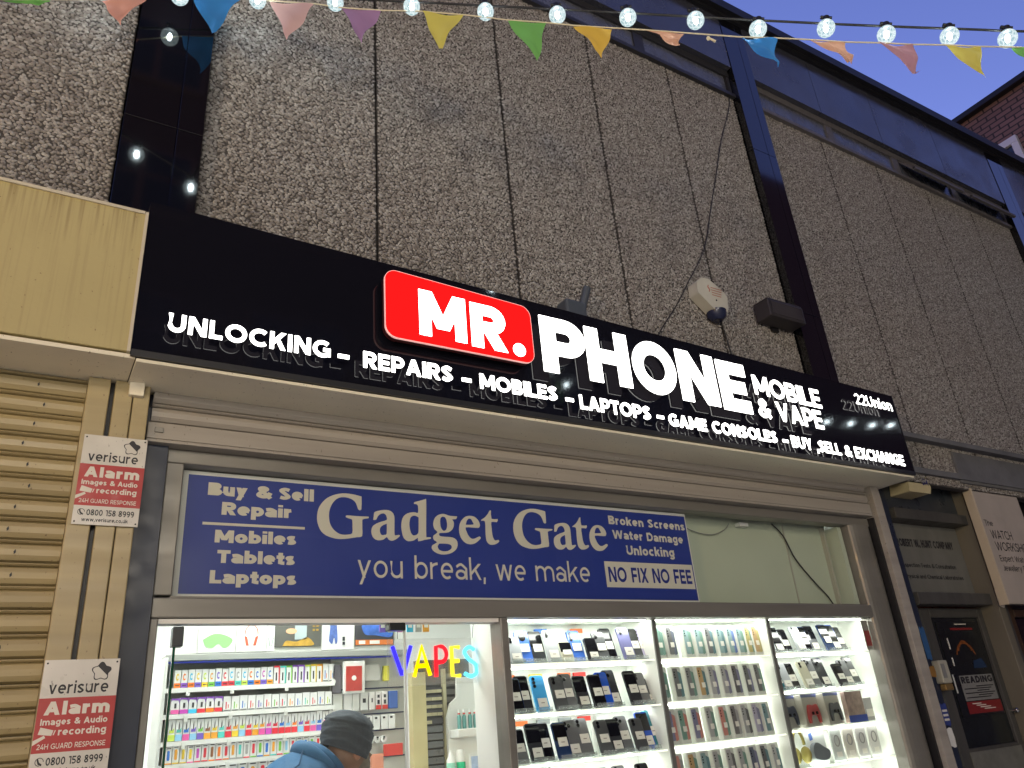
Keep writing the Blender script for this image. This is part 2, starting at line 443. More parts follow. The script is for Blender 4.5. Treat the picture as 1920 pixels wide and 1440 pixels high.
# ------------------------------------------------------------------ ground and street
g = MB().box(-40, 60, -40, .0, -.2, 0)
tag(g.build('pavement', mat('pavement_slabs', (.50, .48, .44), .75, noise=.6, nscale=.8, bump=.3, bscale=30)), 'grey paved pedestrian street in front of the shops', 'pavement', kind='structure')
# ------------------------------------------------------------------ main building
BL = 'long two storey building of pebble faced panels between black granite piers'
B = Th('commercial_building', (4.2, .3, 0), BL, 'building')
TOPZ = lambda x: 6.66+.034*x
core = MB()
core.box(-6, 12, .06, .3, 3.0, 6.0, 0); core.box(-6, 12, .34, .6, 5.6, 6.6, 0)
core.box(-6, 12, .5, 9, 3.0, 6.6, 0)
B.part('backing_wall', core, mortar)

# pebble facing: two patches of real pebbles shared by all the panels
pm = bpy.data.materials.new('exposed_pebbles'); pm.use_nodes = True
t = pm.node_tree; p = t.nodes['Principled BSDF']
ge = t.nodes.new('ShaderNodeNewGeometry'); cr = t.nodes.new('ShaderNodeValToRGB')
e = cr.color_ramp.elements
e[0].position = 0; e[0].color = (.145, .132, .12, 1); e[1].position = 1; e[1].color = (.42, .405, .375, 1)
for pos, cl in ((.15, (.195, .176, .158, 1)), (.4, (.25, .23, .208, 1)), (.6, (.29, .272, .248, 1)), (.8, (.335, .32, .295, 1))):
    k = e.new(pos); k.color = cl
t.links.new(ge.outputs['Random Per Island'], cr.inputs[0])
nz = t.nodes.new('ShaderNodeTexNoise'); nz.inputs['Scale'].default_value = .9; nz.inputs['Detail'].default_value = 4
t.links.new(ge.outputs['Position'], nz.inputs[0])
mr = t.nodes.new('ShaderNodeMapRange'); mr.inputs[1].default_value = .35; mr.inputs[2].default_value = .7; mr.inputs[3].default_value = 0; mr.inputs[4].default_value = .3
t.links.new(nz.outputs[0], mr.inputs[0])
mx = t.nodes.new('ShaderNodeMixRGB'); mx.blend_type = 'MULTIPLY'; mx.inputs[2].default_value = (.72, .63, .60, 1)
t.links.new(mr.outputs[0], mx.inputs[0]); t.links.new(cr.outputs[0], mx.inputs[1]); t.links.new(mx.outputs[0], p.inputs['Base Color'])
p.inputs['Roughness'].default_value = .6
def pebble_patch(w, h, seed):
    rg = np.random.default_rng(seed); s = .0150
    nx, nz_ = int(w/s), int(h/(s*.86)); V = []; F = []
    ii, jj = np.meshgrid(np.arange(nx), np.arange(nz_)); ii = ii.ravel(); jj = jj.ravel(); n = len(ii)
    cx = (ii+.5+(jj % 2)*.5)*w/(nx+.5)-w/2+rg.normal(0, .0027, n); cz = (jj+.5)*h/nz_-h/2+rg.normal(0, .0026, n)
    cx = np.clip(cx, -w/2+.006, w/2-.006)
    a = rg.uniform(.0078, .0120, n); b = a*rg.uniform(.6, .92, n); dep = rg.uniform(.0025, .006, n); an = rg.normal(.15, .7, n)
    K = 6; ph = np.arange(K)*2*math.pi/K
    rad = 1+rg.normal(0, .16, (n, K))
    def ring(sc, dy):
        lx = a[:, None]*sc*rad*np.cos(ph+rg.uniform(0, 1, n)[:, None]*0); lz = b[:, None]*sc*rad*np.sin(ph)
        x = cx[:, None]+lx*np.cos(an)[:, None]-lz*np.sin(an)[:, None]; z = cz[:, None]+lx*np.sin(an)[:, None]+lz*np.cos(an)[:, None]
        return np.stack([x, np.broadcast_to(dy[:, None], x.shape), z], 2)
    r0 = ring(1.0, np.full(n, .002)); r1 = ring(.72, -dep*.75)
    top = np.stack([cx+rg.normal(0, .002, n), -dep, cz+rg.normal(0, .002, n)], 1)[:, None, :]
    V = np.concatenate([r0, r1, top], 1).reshape(-1, 3); m = 2*K+1
    base = (np.arange(n)*m)[:, None, None]
    q = np.array([(k, (k+1) % K, K+(k+1) % K, K+k) for k in range(K)]); tr = np.array([(K+k, K+(k+1) % K, 2*K) for k in range(K)])
    Q = (base+q).reshape(-1, 4); T3 = (base+tr).reshape(-1, 3)
    me = bpy.data.meshes.new('pebble_facing')
    me.vertices.add(len(V)); me.vertices.foreach_set('co', V.ravel())
    me.loops.add(Q.size+T3.size); me.loops.foreach_set('vertex_index', np.concatenate([Q.ravel(), T3.ravel()]))
    me.polygons.add(len(Q)+len(T3))
    ls = np.concatenate([np.arange(len(Q))*4, Q.size+np.arange(len(T3))*3]); me.polygons.foreach_set('loop_start', ls)
    me.polygons.foreach_set('use_smooth', np.ones(len(Q)+len(T3), bool))
    me.update(calc_edges=True); me.validate(); me.materials.append(pm)
    return me
PW, PH = .742, 2.96
patch = [pebble_patch(PW, PH, 1), pebble_patch(PW, PH, 2)]
zc = 4.385
joints = [[-3.0, -2.24, -1.48, -.72, .06], [.36, 1.16, 1.93, 2.66, 3.39, 4.08], [4.33, 5.10, 5.84, 6.58, 7.32, 8.06], [8.36, 9.1, 9.86, 10.6]]
k = 0
for bay in joints:
    for xa, xb in zip(bay[:-1], bay[1:]):
        sl = MB().box(xa+.006, xb-.006, 0, .05, zc-1.49, zc+1.49)
        so = B.part('stone_panel', sl, mortar)
        o = bpy.data.objects.new('pebble_facing', patch[k % 2]); COL.objects.link(o); o.parent = so
        o.location = ((xa+xb)/2-B.loc[0], -B.loc[1], zc-B.loc[2])
        o.scale = ((xb-xa-.012)/PW, 1, 1)
        if (k//2) % 2: o.rotation_euler = (0, math.pi, 0)
        o['kind'] = 'stuff'; k += 1
# granite piers, slab by slab
for x0, x1 in ((.06, .36), (4.08, 4.33), (8.06, 8.36)):
    cuts = [2.92, 3.98, 5.35, TOPZ(x0)-.08]
    pier = B.part('granite_pier', MB().box(x0+.004, x1-.004, -.035, .2, 2.92, cuts[-1]-.01), granite)
    for za, zb in zip(cuts[:-1], cuts[1:]):
        xm = x0+(x1-x0)*.66
        B.sub(pier, 'granite_slab', MB().box(x0, xm-.0012, -.06, -.03, za+.0015, zb-.0015), granite, bev=.0012, segs=1)
        B.sub(pier, 'granite_slab', MB().box(xm+.0012, x1, -.0602, -.03, za+.0015, zb-.0015), granite, bev=.0012, segs=1)
# roof fascia in enamel panels between piers, coping above, window band below
FB = 6.15
for xa, xb in ((-6, -2.4), (-2.4, .058), (.362, 2.2), (2.2, 4.078), (4.332, 5.15), (5.15, 6.0), (6.0, 7.0), (7.0, 8.058), (8.362, 10.2), (10.2, 12)):
    m = MB()
    za, zb = TOPZ(xa), TOPZ(xb)
    m.prism([(xa+.003, FB), (xb-.003, FB), (xb-.003, zb-.06), (xa+.003, za-.06)], -.055, .3)
    B.part('fascia_panel', m, enamel)
m = MB().prism([(-6, TOPZ(-6)-.07), (12, TOPZ(12)-.07), (12, TOPZ(12)+.02), (-6, TOPZ(-6)+.02)], -.13, 9)
B.part('coping', m, blackmetal)
m = MB().prism([(-6, TOPZ(-6)-.10), (12, TOPZ(12)-.10), (12, TOPZ(12)-.066), (-6, TOPZ(-6)-.066)], -.085, .2)
B.part('coping_drip', m, blackmetal)
clerestory = mat('dusty_window_glass', (.10, .105, .125), .25, ior=1.8, noise=.4, nscale=5)
greyfr = mat('grey_window_frame', (.13, .12, .12), .45, noise=.3, nscale=9)
for bay, fm in (((-3.0, -2.0, -1.0, .06), darkframe), ((.36, 1.3, 2.24, 3.16, 4.08), darkframe), ((4.33, 5.27, 6.2, 7.13, 8.06), greyfr), ((8.36, 9.4, 10.6), greyfr)):
    fr = MB()
    fr.box(bay[0], bay[-1], -.03, .3, 5.868, 5.900)
    fr.box(bay[0], bay[-1], -.012, .3, 6.09, FB-.002)
    for x in bay:
        w = .03 if x in (bay[0], bay[-1]) else .045
        fr.box(max(x-w, bay[0]), min(x+w, bay[-1]), -.008, .3, 5.901, 6.089)
    f = B.part('window_band', fr, fm)
    for i, (xa, xb) in enumerate(zip(bay[:-1], bay[1:])):
        m = MB().box(xa+.046, xb-.046, .004, .02, 5.901, 6.089)
        B.sub(f, 'pane', m, clerestory)
# two hopper lights hanging open in the right bay
for xa, xb in ((6.27, 7.05), (7.2, 7.98)):
    m = MB()
    for x in (xa, xb-.025): m.add([(x, -.01, 6.08), (x+.025, -.01, 6.08), (x+.025, -.12, 5.93), (x, -.12, 5.93), (x, .01, 6.09), (x+.025, .01, 6.09), (x+.025, -.10, 5.915), (x, -.10, 5.915)],
                                  [(0, 1, 2, 3), (4, 7, 6, 5), (0, 3, 7, 4), (1, 5, 6, 2), (2, 6, 7, 3), (0, 4, 5, 1)])
    m.box(xa, xb, -.125, -.10, 5.915, 5.94)
    f = B.part('hopper_light', m, greyfr)
    B.sub(f, 'pane', MB().add([(xa+.025, -.005, 6.075), (xb-.025, -.005, 6.075), (xb-.025, -.108, 5.935), (xa+.025, -.108, 5.935)], [(0, 1, 2, 3)]), clerestory)
# ledge and concrete lintel over the neighbouring entrance
conc = mat('grey_concrete_lintel', (.15, .15, .155), .8, noise=.6, nscale=4, spots=.7, bump=.3, bscale=50)
B.part('stone_ledge', MB().box(4.64, 12, -.03, .08, 2.96, 3.0).box(4.64, 12, -.06, .08, 3.2, 3.235), conc)
B.part('lintel', MB().box(5.5, 7.0, -.02, .3, 2.94, 3.17).box(7.006, 12, -.02, .3, 2.94, 3.17), conc, bev=.004)
B.part('side_wall', MB().box(7.4, 12, .1, .5, 0, 2.94).box(-6, -3, .1, .5, 0, 3.0), mat('dark_brown_panel', (.02, .015, .012), .5))

# brick building beyond, its side wall crossing the end of the row
brick = bpy.data.materials.new('brown_brick'); brick.use_nodes = True
t = brick.node_tree; p = t.nodes['Principled BSDF']; ge = t.nodes.new('ShaderNodeNewGeometry'); mp = t.nodes.new('ShaderNodeMapping')
mp.inputs['Rotation'].default_value = (0, 0, 0)
cx = t.nodes.new('ShaderNodeSeparateXYZ'); cb = t.nodes.new('ShaderNodeCombineXYZ'); bt = t.nodes.new('ShaderNodeTexBrick')
t.links.new(ge.outputs['Position'], cx.inputs[0]); t.links.new(cx.outputs['Y'], cb.inputs[0]); t.links.new(cx.outputs['Z'], cb.inputs[1]); t.links.new(cb.outputs[0], bt.inputs[0])
bt.inputs['Scale'].default_value = 1; bt.inputs['Brick Width'].default_value = .24; bt.inputs['Row Height'].default_value = .085; bt.inputs['Mortar Size'].default_value = .012
bt.inputs['Color1'].default_value = (.26, .15, .13, 1); bt.inputs['Color2'].default_value = (.2, .115, .1, 1); bt.inputs['Mortar'].default_value = (.05, .04, .04, 1)
t.links.new(bt.outputs[0], p.inputs['Base Color']); p.inputs['Roughness'].default_value = .85
NB = Th('brick_building', (14, 0, 0), 'taller brown brick building rising behind the roof end, with a white framed window', 'building')
courses = MB()
NB.part('brick_wall', MB().box(12.02, 20, -1.2, 12, 0, 10.1), brick)
NB.part('parapet_coping', MB().box(11.9, 20, -1.3, 12, 10.1, 10.2), blackmetal, bev=.01)
WY = (.79, 1.95); WZ = (8.2, 9.33)
fr = MB()
for a, b_, c_, d_ in ((WY[0], WY[1], WZ[1]-.12, WZ[1]), (WY[0], WY[1], WZ[0], WZ[0]+.12), (WY[0], WY[0]+.1, WZ[0]+.12, WZ[1]-.12), (WY[1]-.1, WY[1], WZ[0]+.12, WZ[1]-.12)):
    fr.box(11.94, 12.06, a, b_, c_, d_)
f = NB.part('window', fr, mat('white_upvc', (.75, .75, .75), .4), bev=.008)
NB.sub(f, 'pane', MB().box(11.99, 12.015, WY[0]+.1, WY[1]-.1, WZ[0]+.12, WZ[1]-.12), mat('dark_blue_glass', (.02, .03, .06), .08, spec=.8))

# building across the street (seen mirrored in the gloss black sign)
OB = Th('opposite_building', (3, -9.3, 0), 'tall rendered building across the street, mirrored in the gloss black sign', 'building')
OB.part('wall', MB().box(-7, 50, -12, -9.3, 0, 17.0), mat('opposite_render', (.05, .036, .032), .8))
for zi in (3.9, 6.9, 9.9, 12.9):
    for xi in range(7):
        x = -5.6+xi*2.7
        f = OB.part('window', MB().box(x, x+1.7, -9.3, -9.24, zi, zi+1.5), mat('brown_window_frame', (.1, .065, .05), .6))
        for xa in (x+.08, x+.9):
            OB.sub(f, 'pane', MB().box(xa, xa+.72, -9.25, -9.232, zi+.09, zi+.85).box(xa, xa+.72, -9.25, -9.232, zi+.93, zi+1.42), mat('black_glass', (.006, .007, .01), .1))

OB.part('shop_fascia', MB().box(-7, 14, -9.28, -9.1, 2.75, 3.3), blackmetal)
addedlit = glow('added_window_glow', (1, .92, .77), .35)  # dim glow added to unseen panes as extra street light
for xi in range(6):
    x = -6.4+xi*3.3
    f = OB.part('added_shopfront', MB().box(x, x+3.0, -9.29, -9.2, 2.6, 2.7).box(x, x+3.0, -9.29, -9.2, .35, .45).box(x, x+.08, -9.29, -9.2, .45, 2.6).box(x+2.92, x+3.0, -9.29, -9.2, .45, 2.6).box(x+1.46, x+1.54, -9.29, -9.2, .45, 2.6), blackmetal)
    for xa in (x+.08, x+1.54): OB.sub(f, 'added_lit_pane' if xi < 4 else 'dark_pane', MB().box(xa, xa+1.38, -9.27, -9.25, .45, 2.6), addedlit if xi < 4 else MATS['black_glass'])

lant = glow('added_lantern_glow', (1, .91, .77), 215.0)  # unseen lanterns, added to light the facade and soffit from the left
for k, x in enumerate((-5.2, -3.4, -1.5, .6)):
    lz = (1.75, 2.6, 3.5, 4.5)[k]
    WL = Th('added_lantern', (x, -9.1, lz-.05), ('far left', 'second from left', 'third from left', 'rightmost')[k]+' lit globe lantern, unseen, added across the street to light the facade', 'added lantern', 'added globe lanterns across the street')
    WL.part('globe', MB().ball((x, -8.92, lz), .17, .17, .17, 16, 10), lant)
    WL.part('arm', MB().tube([(x, -9.3, lz-.2), (x, -9.0, lz-.25), (x, -8.92, lz-.17)], .025, 8), blackmetal)

# ------------------------------------------------------------------ blank cream fascia of the neighbour and its closed shutter
F_ = Th('blank_fascia', (-1.2, -.2, 2.865), 'blank cream shop fascia with rusty drip streaks, left of the lit black sign', 'shop fascia')
F_.part('fascia_board', MB().box(-3, .184, -.2, -.17, 2.868, 3.432), cream, bev=.003)
F_.part('edge_trim', MB().box(.176, .186, -.206, .0, 2.866, 3.434).box(-3, .174, -.206, -.196, 3.424, 3.436), mat('pale_trim', (.55, .5, .38), .45))
F_.part('box_body', MB().box(-3, .17, -.168, .03, 2.875, 3.42), blackmetal)
F_.part('soffit_board', MB().box(-3, .205, -.19, .075, 2.848, 2.864), soffitm, bev=.002)
F_.part('cable_bracket', MB().box(.213, .262, -.02, .055, 2.79, 2.847), soffitm, bev=.003)

SH = Th('roller_shutter', (-1, .07, 1.4), 'closed cream roller shutter of dirty ribbed slats, neighbour shop', 'roller shutter')
pitch = .0712
prof = [(0, .062), (.006, .046), (.02, .036), (.038, .034), (.052, .040), (.058, .052), (.060, .040), (.0635, .033), (.067, .036), (.0675, .07), (.0712, .07)]
i = 0; z = .0
while z < 2.84:
    m = MB(); n = len(prof)
    x0, x1 = -2.9, .084
    vs = [(x0, y, z+dz) for dz, y in prof]+[(x1, y, z+dz) for dz, y in prof]
    m.add(vs, [(k, n+k, n+k+1, k+1) for k in range(n-1)], 0, False)
    o = SH.part('shutter_slat', m, [slatm, blackmetal])
    for xs in ((-.055+.02*math.sin(i*1.7)), -.8, -1.55):
        SH.sub(o, 'slot', MB().add([(xs, .031, z+.021), (xs+.005, .031, z+.027), (xs+.003, .031, z+.037), (xs-.002, .031, z+.03)], [(0, 1, 2, 3)]), blackmetal)
    z += pitch; i += 1
SH.part('shutter_guide', MB().box(.085, .155, .0, .08, 0, 2.846), slatm, bev=.004)
SH.part('back_plate', MB().box(-2.9, .09, .075, .09, 0, 2.84), blackmetal)
DP = Th('door_post', (.22, .05, 0), 'cream metal door post with a dark slot between the two shutters', 'post')
DP.part('post_face', MB().box(.17, .228, .0, .1, 0, 2.846).box(.231, .284, .002, .1, 0, 2.846), slatm, bev=.004)
DP.part('slot_liner', MB().box(.156, .1695, .03, .1, 0, 2.846), blackmetal)
DP.part('navy_reveal', MB().box(.286, .372, .07, .3, 0, 2.846), navy)

# ------------------------------------------------------------------ alarm plates
platew = mat('scratched_white_plate', (.66, .64, .58), .35, noise=.35, nscale=7, spots=.5)
redp = mat('plate_red', (.42, .03, .03), .4, noise=.25, nscale=12)
inkb = mat('black_ink', (.015, .015, .02), .5)
whp = mat('white_print', (.68, .64, .56), .5)
def words(P, ts, y, mm, sub=None):
    for a in ts:
        t_, x0, x1, z0, h, w = a[:6]; kw = a[6] if len(a) > 6 else {}
        lo, tot = layout(t_, w, kw.get('track', .11)); sx = (x1-x0)/tot; z1 = kw.get('z1', z0)
        mb = None; xs = {}
        for c, x in lo+[(' ', 0)]:
            if c == ' ':
                if mb: P.part('lettering', mb, mm)
                mb = None
            else:
                mb = mb or MB(); put_glyph(mb, c, w, x0+x*sx, z0+(z1-z0)*x/tot, sx, h, y, None, 0)
def alarm_plate(x0, x1, z0, z1, y, label, tilt=0):
    P = Th('alarm_plate', ((x0+x1)/2, y, z0), label, 'alarm plate', 'security alarm plates on the door post')
    w, h = x1-x0, z1-z0
    X = lambda u: x0+u*w
    Z = lambda v: z0+v*h
    P.part('plate', MB().box(x0, x1, y-.002, y, z0, z1), platew, bev=.0008)
    P.part('red_band', MB().prism([(X(0), Z(.205)), (X(1), Z(.205)), (X(1), Z(.665)), (X(0), Z(.665))], y-.0026, y-.002), redp)
    yy = y-.0031
    words(P, [('verisure', X(.1), X(.88), Z(.70), h*.11, .155, dict(track=.12))], yy, inkb)
    words(P, [('Alarm', X(.08), X(.93), Z(.52), h*.115, .25), ('Images & Audio', X(.06), X(.92), Z(.435), h*.055, .2), ('recording', X(.3), X(.92), Z(.345), h*.062, .2), ('24H GUARD RESPONSE', X(.06), X(.93), Z(.235), h*.045, .15)], yy, whp)
    words(P, [('0800 158 8999', X(.2), X(.92), Z(.10), h*.065, .18), ('www.verisure.co.uk', X(.14), X(.84), Z(.035), h*.04, .17)], yy, inkb)
    cx, cz, r = X(.76), Z(.885), w*.12
    flower = lambda s: [(cx+s*r*(1+.16*math.cos(5*a))*math.sin(a), cz+s*r*(1+.16*math.cos(5*a))*math.cos(a)) for a in [2*math.pi*i/40 for i in range(40)]]
    m = MB(); a_, b_ = flower(1.0), flower(.88)
    m.prism(a_, yy, None, holes=[b_])
    m.add([(q[0], yy-.0002, q[1]) for q in a_[36:]+a_[:15]], [tuple(range(19))]); P.part('logo', m, inkb)
    m = MB(); m.prism([(X(.05), Z(.36)), (X(.22), Z(.345)), (X(.24), Z(.39)), (X(.07), Z(.42))], yy, None); m.prism([(X(.0), Z(.27)), (X(.15), Z(.33)), (X(.13), Z(.35)), (X(.0), Z(.31))], yy, None)
    m.prism([(X(.235), Z(.35)), (X(.25), Z(.35)), (X(.27), Z(.39)), (X(.255), Z(.39))], yy, None); P.part('camera_emblem', m, whp)
    m = MB(); m.add([(X(.12)+w*.055*math.cos(a), yy, Z(.135)+w*.055*math.sin(a)) for a in [2*math.pi*i/18 for i in range(18)]]+[(X(.12)+w*.046*math.cos(a), yy, Z(.135)+w*.046*math.sin(a)) for a in [2*math.pi*i/18 for i in range(18)]],
                    [(i, (i+1) % 18, 18+(i+1) % 18, 18+i) for i in range(14)])
    m.prism([(X(.085), Z(.15)), (X(.1), Z(.165)), (X(.12), Z(.13)), (X(.155), Z(.115)), (X(.15), Z(.10)), (X(.105), Z(.115))], yy-.0002, None); P.part('phone_emblem', m, inkb)
    m = MB()
    for u in (.04, .96):
        for v in (.03, .97): m.tube([(X(u), y-.004, Z(v)), (X(u), y-.002, Z(v))], .0028, 8)
    P.part('screws', m, blackmetal)
alarm_plate(.098, .293, 2.322, 2.63, -.008, 'upper alarm plate with red band, beside the rolled up shutter')
alarm_plate(.087, .289, 1.59, 1.908, -.012, 'lower alarm plate with red band, at eye height by the shop door')
# ------------------------------------------------------------------ the lit shop sign
signm = mat('gloss_black_sign_sheet', (.006, .0062, .010), .065, spec=.42)
litw = glow('lit_white_acrylic', (1, .98, .93), 3.6)
litr = glow('lit_red_acrylic', (1, .006, .006), 1.25)
back_ = mat('letter_back_glow', (.01, .01, .01), .5, emit=(1, .85, .95), es=.17)  # glow added so the mirrored letter backs don't read dark on the sheet
can = mat('black_return_faint_glow', (.01, .01, .01), .5, emit=(1, .85, .95), es=.006)  # letter sides carry a much weaker added glow too
redret = mat('red_return', (.05, .004, .004), .5)
SG = Th('shop_sign', (2.4, -.2, 2.85), 'long gloss black shop sign with lit white letters and a lit red tile', 'shop sign')
SX0, SX1, SB = .188, 4.628, 2.856
m = MB().prism([(SX0, SB), (SX1, SB), (SX1, 3.392), (SX0, 3.488)], -.2, -.19)
SG.part('sign_face', m, signm)
m = MB().prism([(SX0, SB), (SX1, SB), (SX1, 3.39), (SX0, 3.486)], -.1895, .0); SG.part('sign_box', m, blackmetal)
SG.part('bottom_trim', MB().box(SX0, SX1-.001, -.206, -.196, SB-.004, SB+.02), blackmetal)
SG.part('soffit_board', MB().box(.208, 4.62, -.193, .075, 2.838, 2.851), soffitm, bev=.002)
SG.part('end_cap', MB().prism([(SX1, SB), (SX1+.004, SB), (SX1+.004, 3.394), (SX1, 3.394)], -.203, .0), blackmetal)
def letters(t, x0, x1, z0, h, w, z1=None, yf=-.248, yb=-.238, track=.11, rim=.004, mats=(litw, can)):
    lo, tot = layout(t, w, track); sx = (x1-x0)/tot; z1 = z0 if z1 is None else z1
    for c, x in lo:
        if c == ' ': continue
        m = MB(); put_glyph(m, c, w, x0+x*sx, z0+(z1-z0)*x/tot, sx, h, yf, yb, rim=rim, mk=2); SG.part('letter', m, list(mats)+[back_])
letters('UNLOCKING', .287, .862, 2.945, .070, .205, track=.13)
letters('REPAIRS', .994, 1.382, 2.932, .070, .205)
letters('MOBILES', 1.512, 1.906, 2.926, .069, .205)
letters('LAPTOPS', 2.030, 2.448, 2.908, .070, .205)
letters('GAME CONSOLES', 2.564, 3.336, 2.896, .066, .22, track=.13)
letters('BUY ,SELL & EXCHANGE', 3.453, 4.469, 2.888, .068, .185, z1=2.882, track=.15)
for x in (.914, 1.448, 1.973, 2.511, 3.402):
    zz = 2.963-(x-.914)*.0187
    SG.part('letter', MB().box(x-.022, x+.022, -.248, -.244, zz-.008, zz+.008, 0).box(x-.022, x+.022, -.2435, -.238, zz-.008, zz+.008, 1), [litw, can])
# red tile with MR.
def rrect(x0, x1, z0, z1, r, n=7, sl=0.0):
    P = []
    for cx, cz, a in ((x1-r, z1-r+sl, 0), (x0+r, z1-r, 90), (x0+r, z0+r, 180), (x1-r, z0+r, 270)):
        P += [(cx+r*math.cos(R(a+90*i/n)), cz+r*math.sin(R(a+90*i/n))) for i in range(n+1)]
    return P
tile = SG.part('red_tile', MB().prism(rrect(1.081, 1.793, 3.08, 3.398, .052, sl=-.026), -.262, -.254, 0), litr)
m = MB().prism(rrect(1.083, 1.791, 3.082, 3.396, .05, sl=-.026), -.2535, -.226, 0); SG.sub(tile, 'tile_return', m, redret)
rim_ = rrect(1.0805, 1.7935, 3.0795, 3.3985, .052, sl=-.026); rin = rrect(1.0822, 1.7918, 3.0812, 3.3968, .051, sl=-.026)
SG.sub(tile, 'tile_trim', MB().prism(rim_, -.2635, -.2525, 0, holes=[rin]), mat('pale_pink_trim', (.8, .6, .58), .4, emit=(1, .45, .4), es=.35))
for c, x0, x1, z in (('M', 1.232, 1.452, 3.117), ('R', 1.476, 1.655, 3.111)):
    mm = MB(); put_glyph(mm, c, .25, x0, z, (x1-x0)/glyph(c, .25)[0], .216, -.2655, -.2625, rim=.003); SG.sub(tile, 'letter', mm, [litw, litw])
SG.sub(tile, 'letter', MB().prism(arc(1.715, 3.137, .032, .032, 0, 360, 22)[:-1], -.2655, -.2625), litw)
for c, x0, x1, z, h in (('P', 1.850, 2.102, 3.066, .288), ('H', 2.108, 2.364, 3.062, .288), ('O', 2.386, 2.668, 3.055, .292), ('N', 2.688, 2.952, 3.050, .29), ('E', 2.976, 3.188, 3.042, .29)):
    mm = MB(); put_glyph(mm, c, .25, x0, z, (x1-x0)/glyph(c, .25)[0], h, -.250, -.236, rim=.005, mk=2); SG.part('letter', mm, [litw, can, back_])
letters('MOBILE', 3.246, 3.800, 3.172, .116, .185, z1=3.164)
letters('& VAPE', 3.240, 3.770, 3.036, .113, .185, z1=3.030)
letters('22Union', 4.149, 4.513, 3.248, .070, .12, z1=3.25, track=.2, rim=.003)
m = MB()
for x in (1.16, 1.70, 1.97, 2.2, 2.55, 2.85, 3.1):
    for z in (3.1, 3.3): m.tube([(x, -.236, z), (x, -.199, z)], .004, 6)
SG.part('standoff_studs', m, blackmetal)

# ------------------------------------------------------------------ rolled up shutter over the shop window
RS = Th('rolled_shutter', (2.4, .07, 2.75), 'rolled up grey shutter with its bottom bar, right under the lit sign', 'roller shutter')
for z in (2.722, 2.7932):
    m = MB(); n = len(prof); x0, x1 = .30, 4.43
    vs = [(x0, y, z+dz) for dz, y in prof]+[(x1, y, z+dz) for dz, y in prof]
    m.add(vs, [(k, n+k, n+k+1, k+1) for k in range(n-1)]); RS.part('shutter_slat', m, shutg)
RS.part('bottom_bar', MB().box(.292, 4.44, .036, .052, 2.658, 2.719).box(.292, 4.44, .0365, .11, 2.645, 2.657), shutg, bev=.002)
RS.part('back_board', MB().box(.29, 4.44, .115, .13, 2.65, 2.84), blackmetal)
RS.part('shutter_guide', MB().box(4.472, 4.55, .02, .11, 0, 2.836).box(4.555, 4.578, .035, .11, 0, 2.836), shutg, bev=.003)
RS.part('guide_slot', MB().box(4.455, 4.470, .05, .11, 0, 2.64).box(4.579, 4.60, .09, .11, 0, 2.83), blackmetal)
RS.part('latch', MB().box(.315, .345, .030, .0355, 2.68, 2.70), alu, bev=.002)

# ------------------------------------------------------------------ shop front frame
SF = Th('shopfront', (2.4, .12, 0), 'grey aluminium shop front with a sign transom above bright display windows', 'shop front')
SF.part('head_rail', MB().box(.374, 4.46, .09, .17, 2.592, 2.644), alu, bev=.004)
SF.part('transom_rail', MB().box(.374, 4.26, .085, .17, 2.045, 2.112), alu, bev=.004)
SF.part('transom_lip', MB().box(.43, 4.24, .098, .165, 2.1125, 2.119), alu)
SF.part('stile', MB().box(.3745, .400, .088, .18, 0, 2.044).box(.3745, .434, .088, .18, 2.1195, 2.5915), alu, bev=.004)
m = MB()
for k in range(9):
    a0 = R(180+k*20); a1 = R(180+(k+1)*20)
    P0 = (4.35+.10*math.cos(a0), .10+.03*math.sin(a0)); P1 = (4.35+.10*math.cos(a1), .10+.03*math.sin(a1))
    m.add([(P0[0], P0[1], 0), (P1[0], P1[1], 0), (P1[0], P1[1], 2.5915), (P0[0], P0[1], 2.5915)], [(0, 1, 2, 3)], 0, True)
m.box(4.25, 4.45, .101, .17, 0, 2.5915)
SF.part('stile', m, alu)
SF.part('mullion', MB().box(1.727, 1.763, .088, .18, 0, 2.0445), alu, bev=.004)
SF.part('light_strip_head', MB().box(.402, 1.725, .1, .16, 2.028, 2.0435), whitep)
m = MB().add([(.436, .13, 2.121), (4.238, .13, 2.121), (4.238, .13, 2.59), (.436, .13, 2.59)], [(0, 1, 2, 3)]); SF.part('glass_pane', m, glass)
m = MB().add([(1.766, .126, .3), (4.25, .126, .3), (4.25, .126, 2.0425), (1.766, .126, 2.0425)], [(0, 1, 2, 3)]); SF.part('glass_pane', m, glass)
SF.part('stall_riser', MB().box(1.764, 4.25, .09, .18, 0, .298), alu)
greeng = mat('green_glass_edge', (.006, .06, .03), .15)
def pane(x0, x1, y, z0, z1):
    m = MB(); m.add([(x0, y, z0), (x1, y, z0), (x1, y, z1), (x0, y, z1)], [(0, 1, 2, 3)], 0)
    m.box(x0-.004, x0+.004, y-.006, y+.006, z0, z1, 1); return m
SF.part('glass_door', pane(.463, 1.30, .13, .02, 2.02), [glass, greeng])
SF.part('glass_pane', pane(1.308, 1.724, .132, .02, 2.025), [glass, mat('pale_glass_edge', (.7, .75, .72), .2)])
SF.part('patch_fitting', MB().box(.452, .488, .108, .15, 1.955, 2.02), mat('dark_patch_fitting', (.05, .055, .06), .3, metal=.6), bev=.003)
SF.part('patch_fitting', MB().box(1.235, 1.305, .108, .15, 2.0, 2.028), MATS['dark_patch_fitting'], bev=.003)

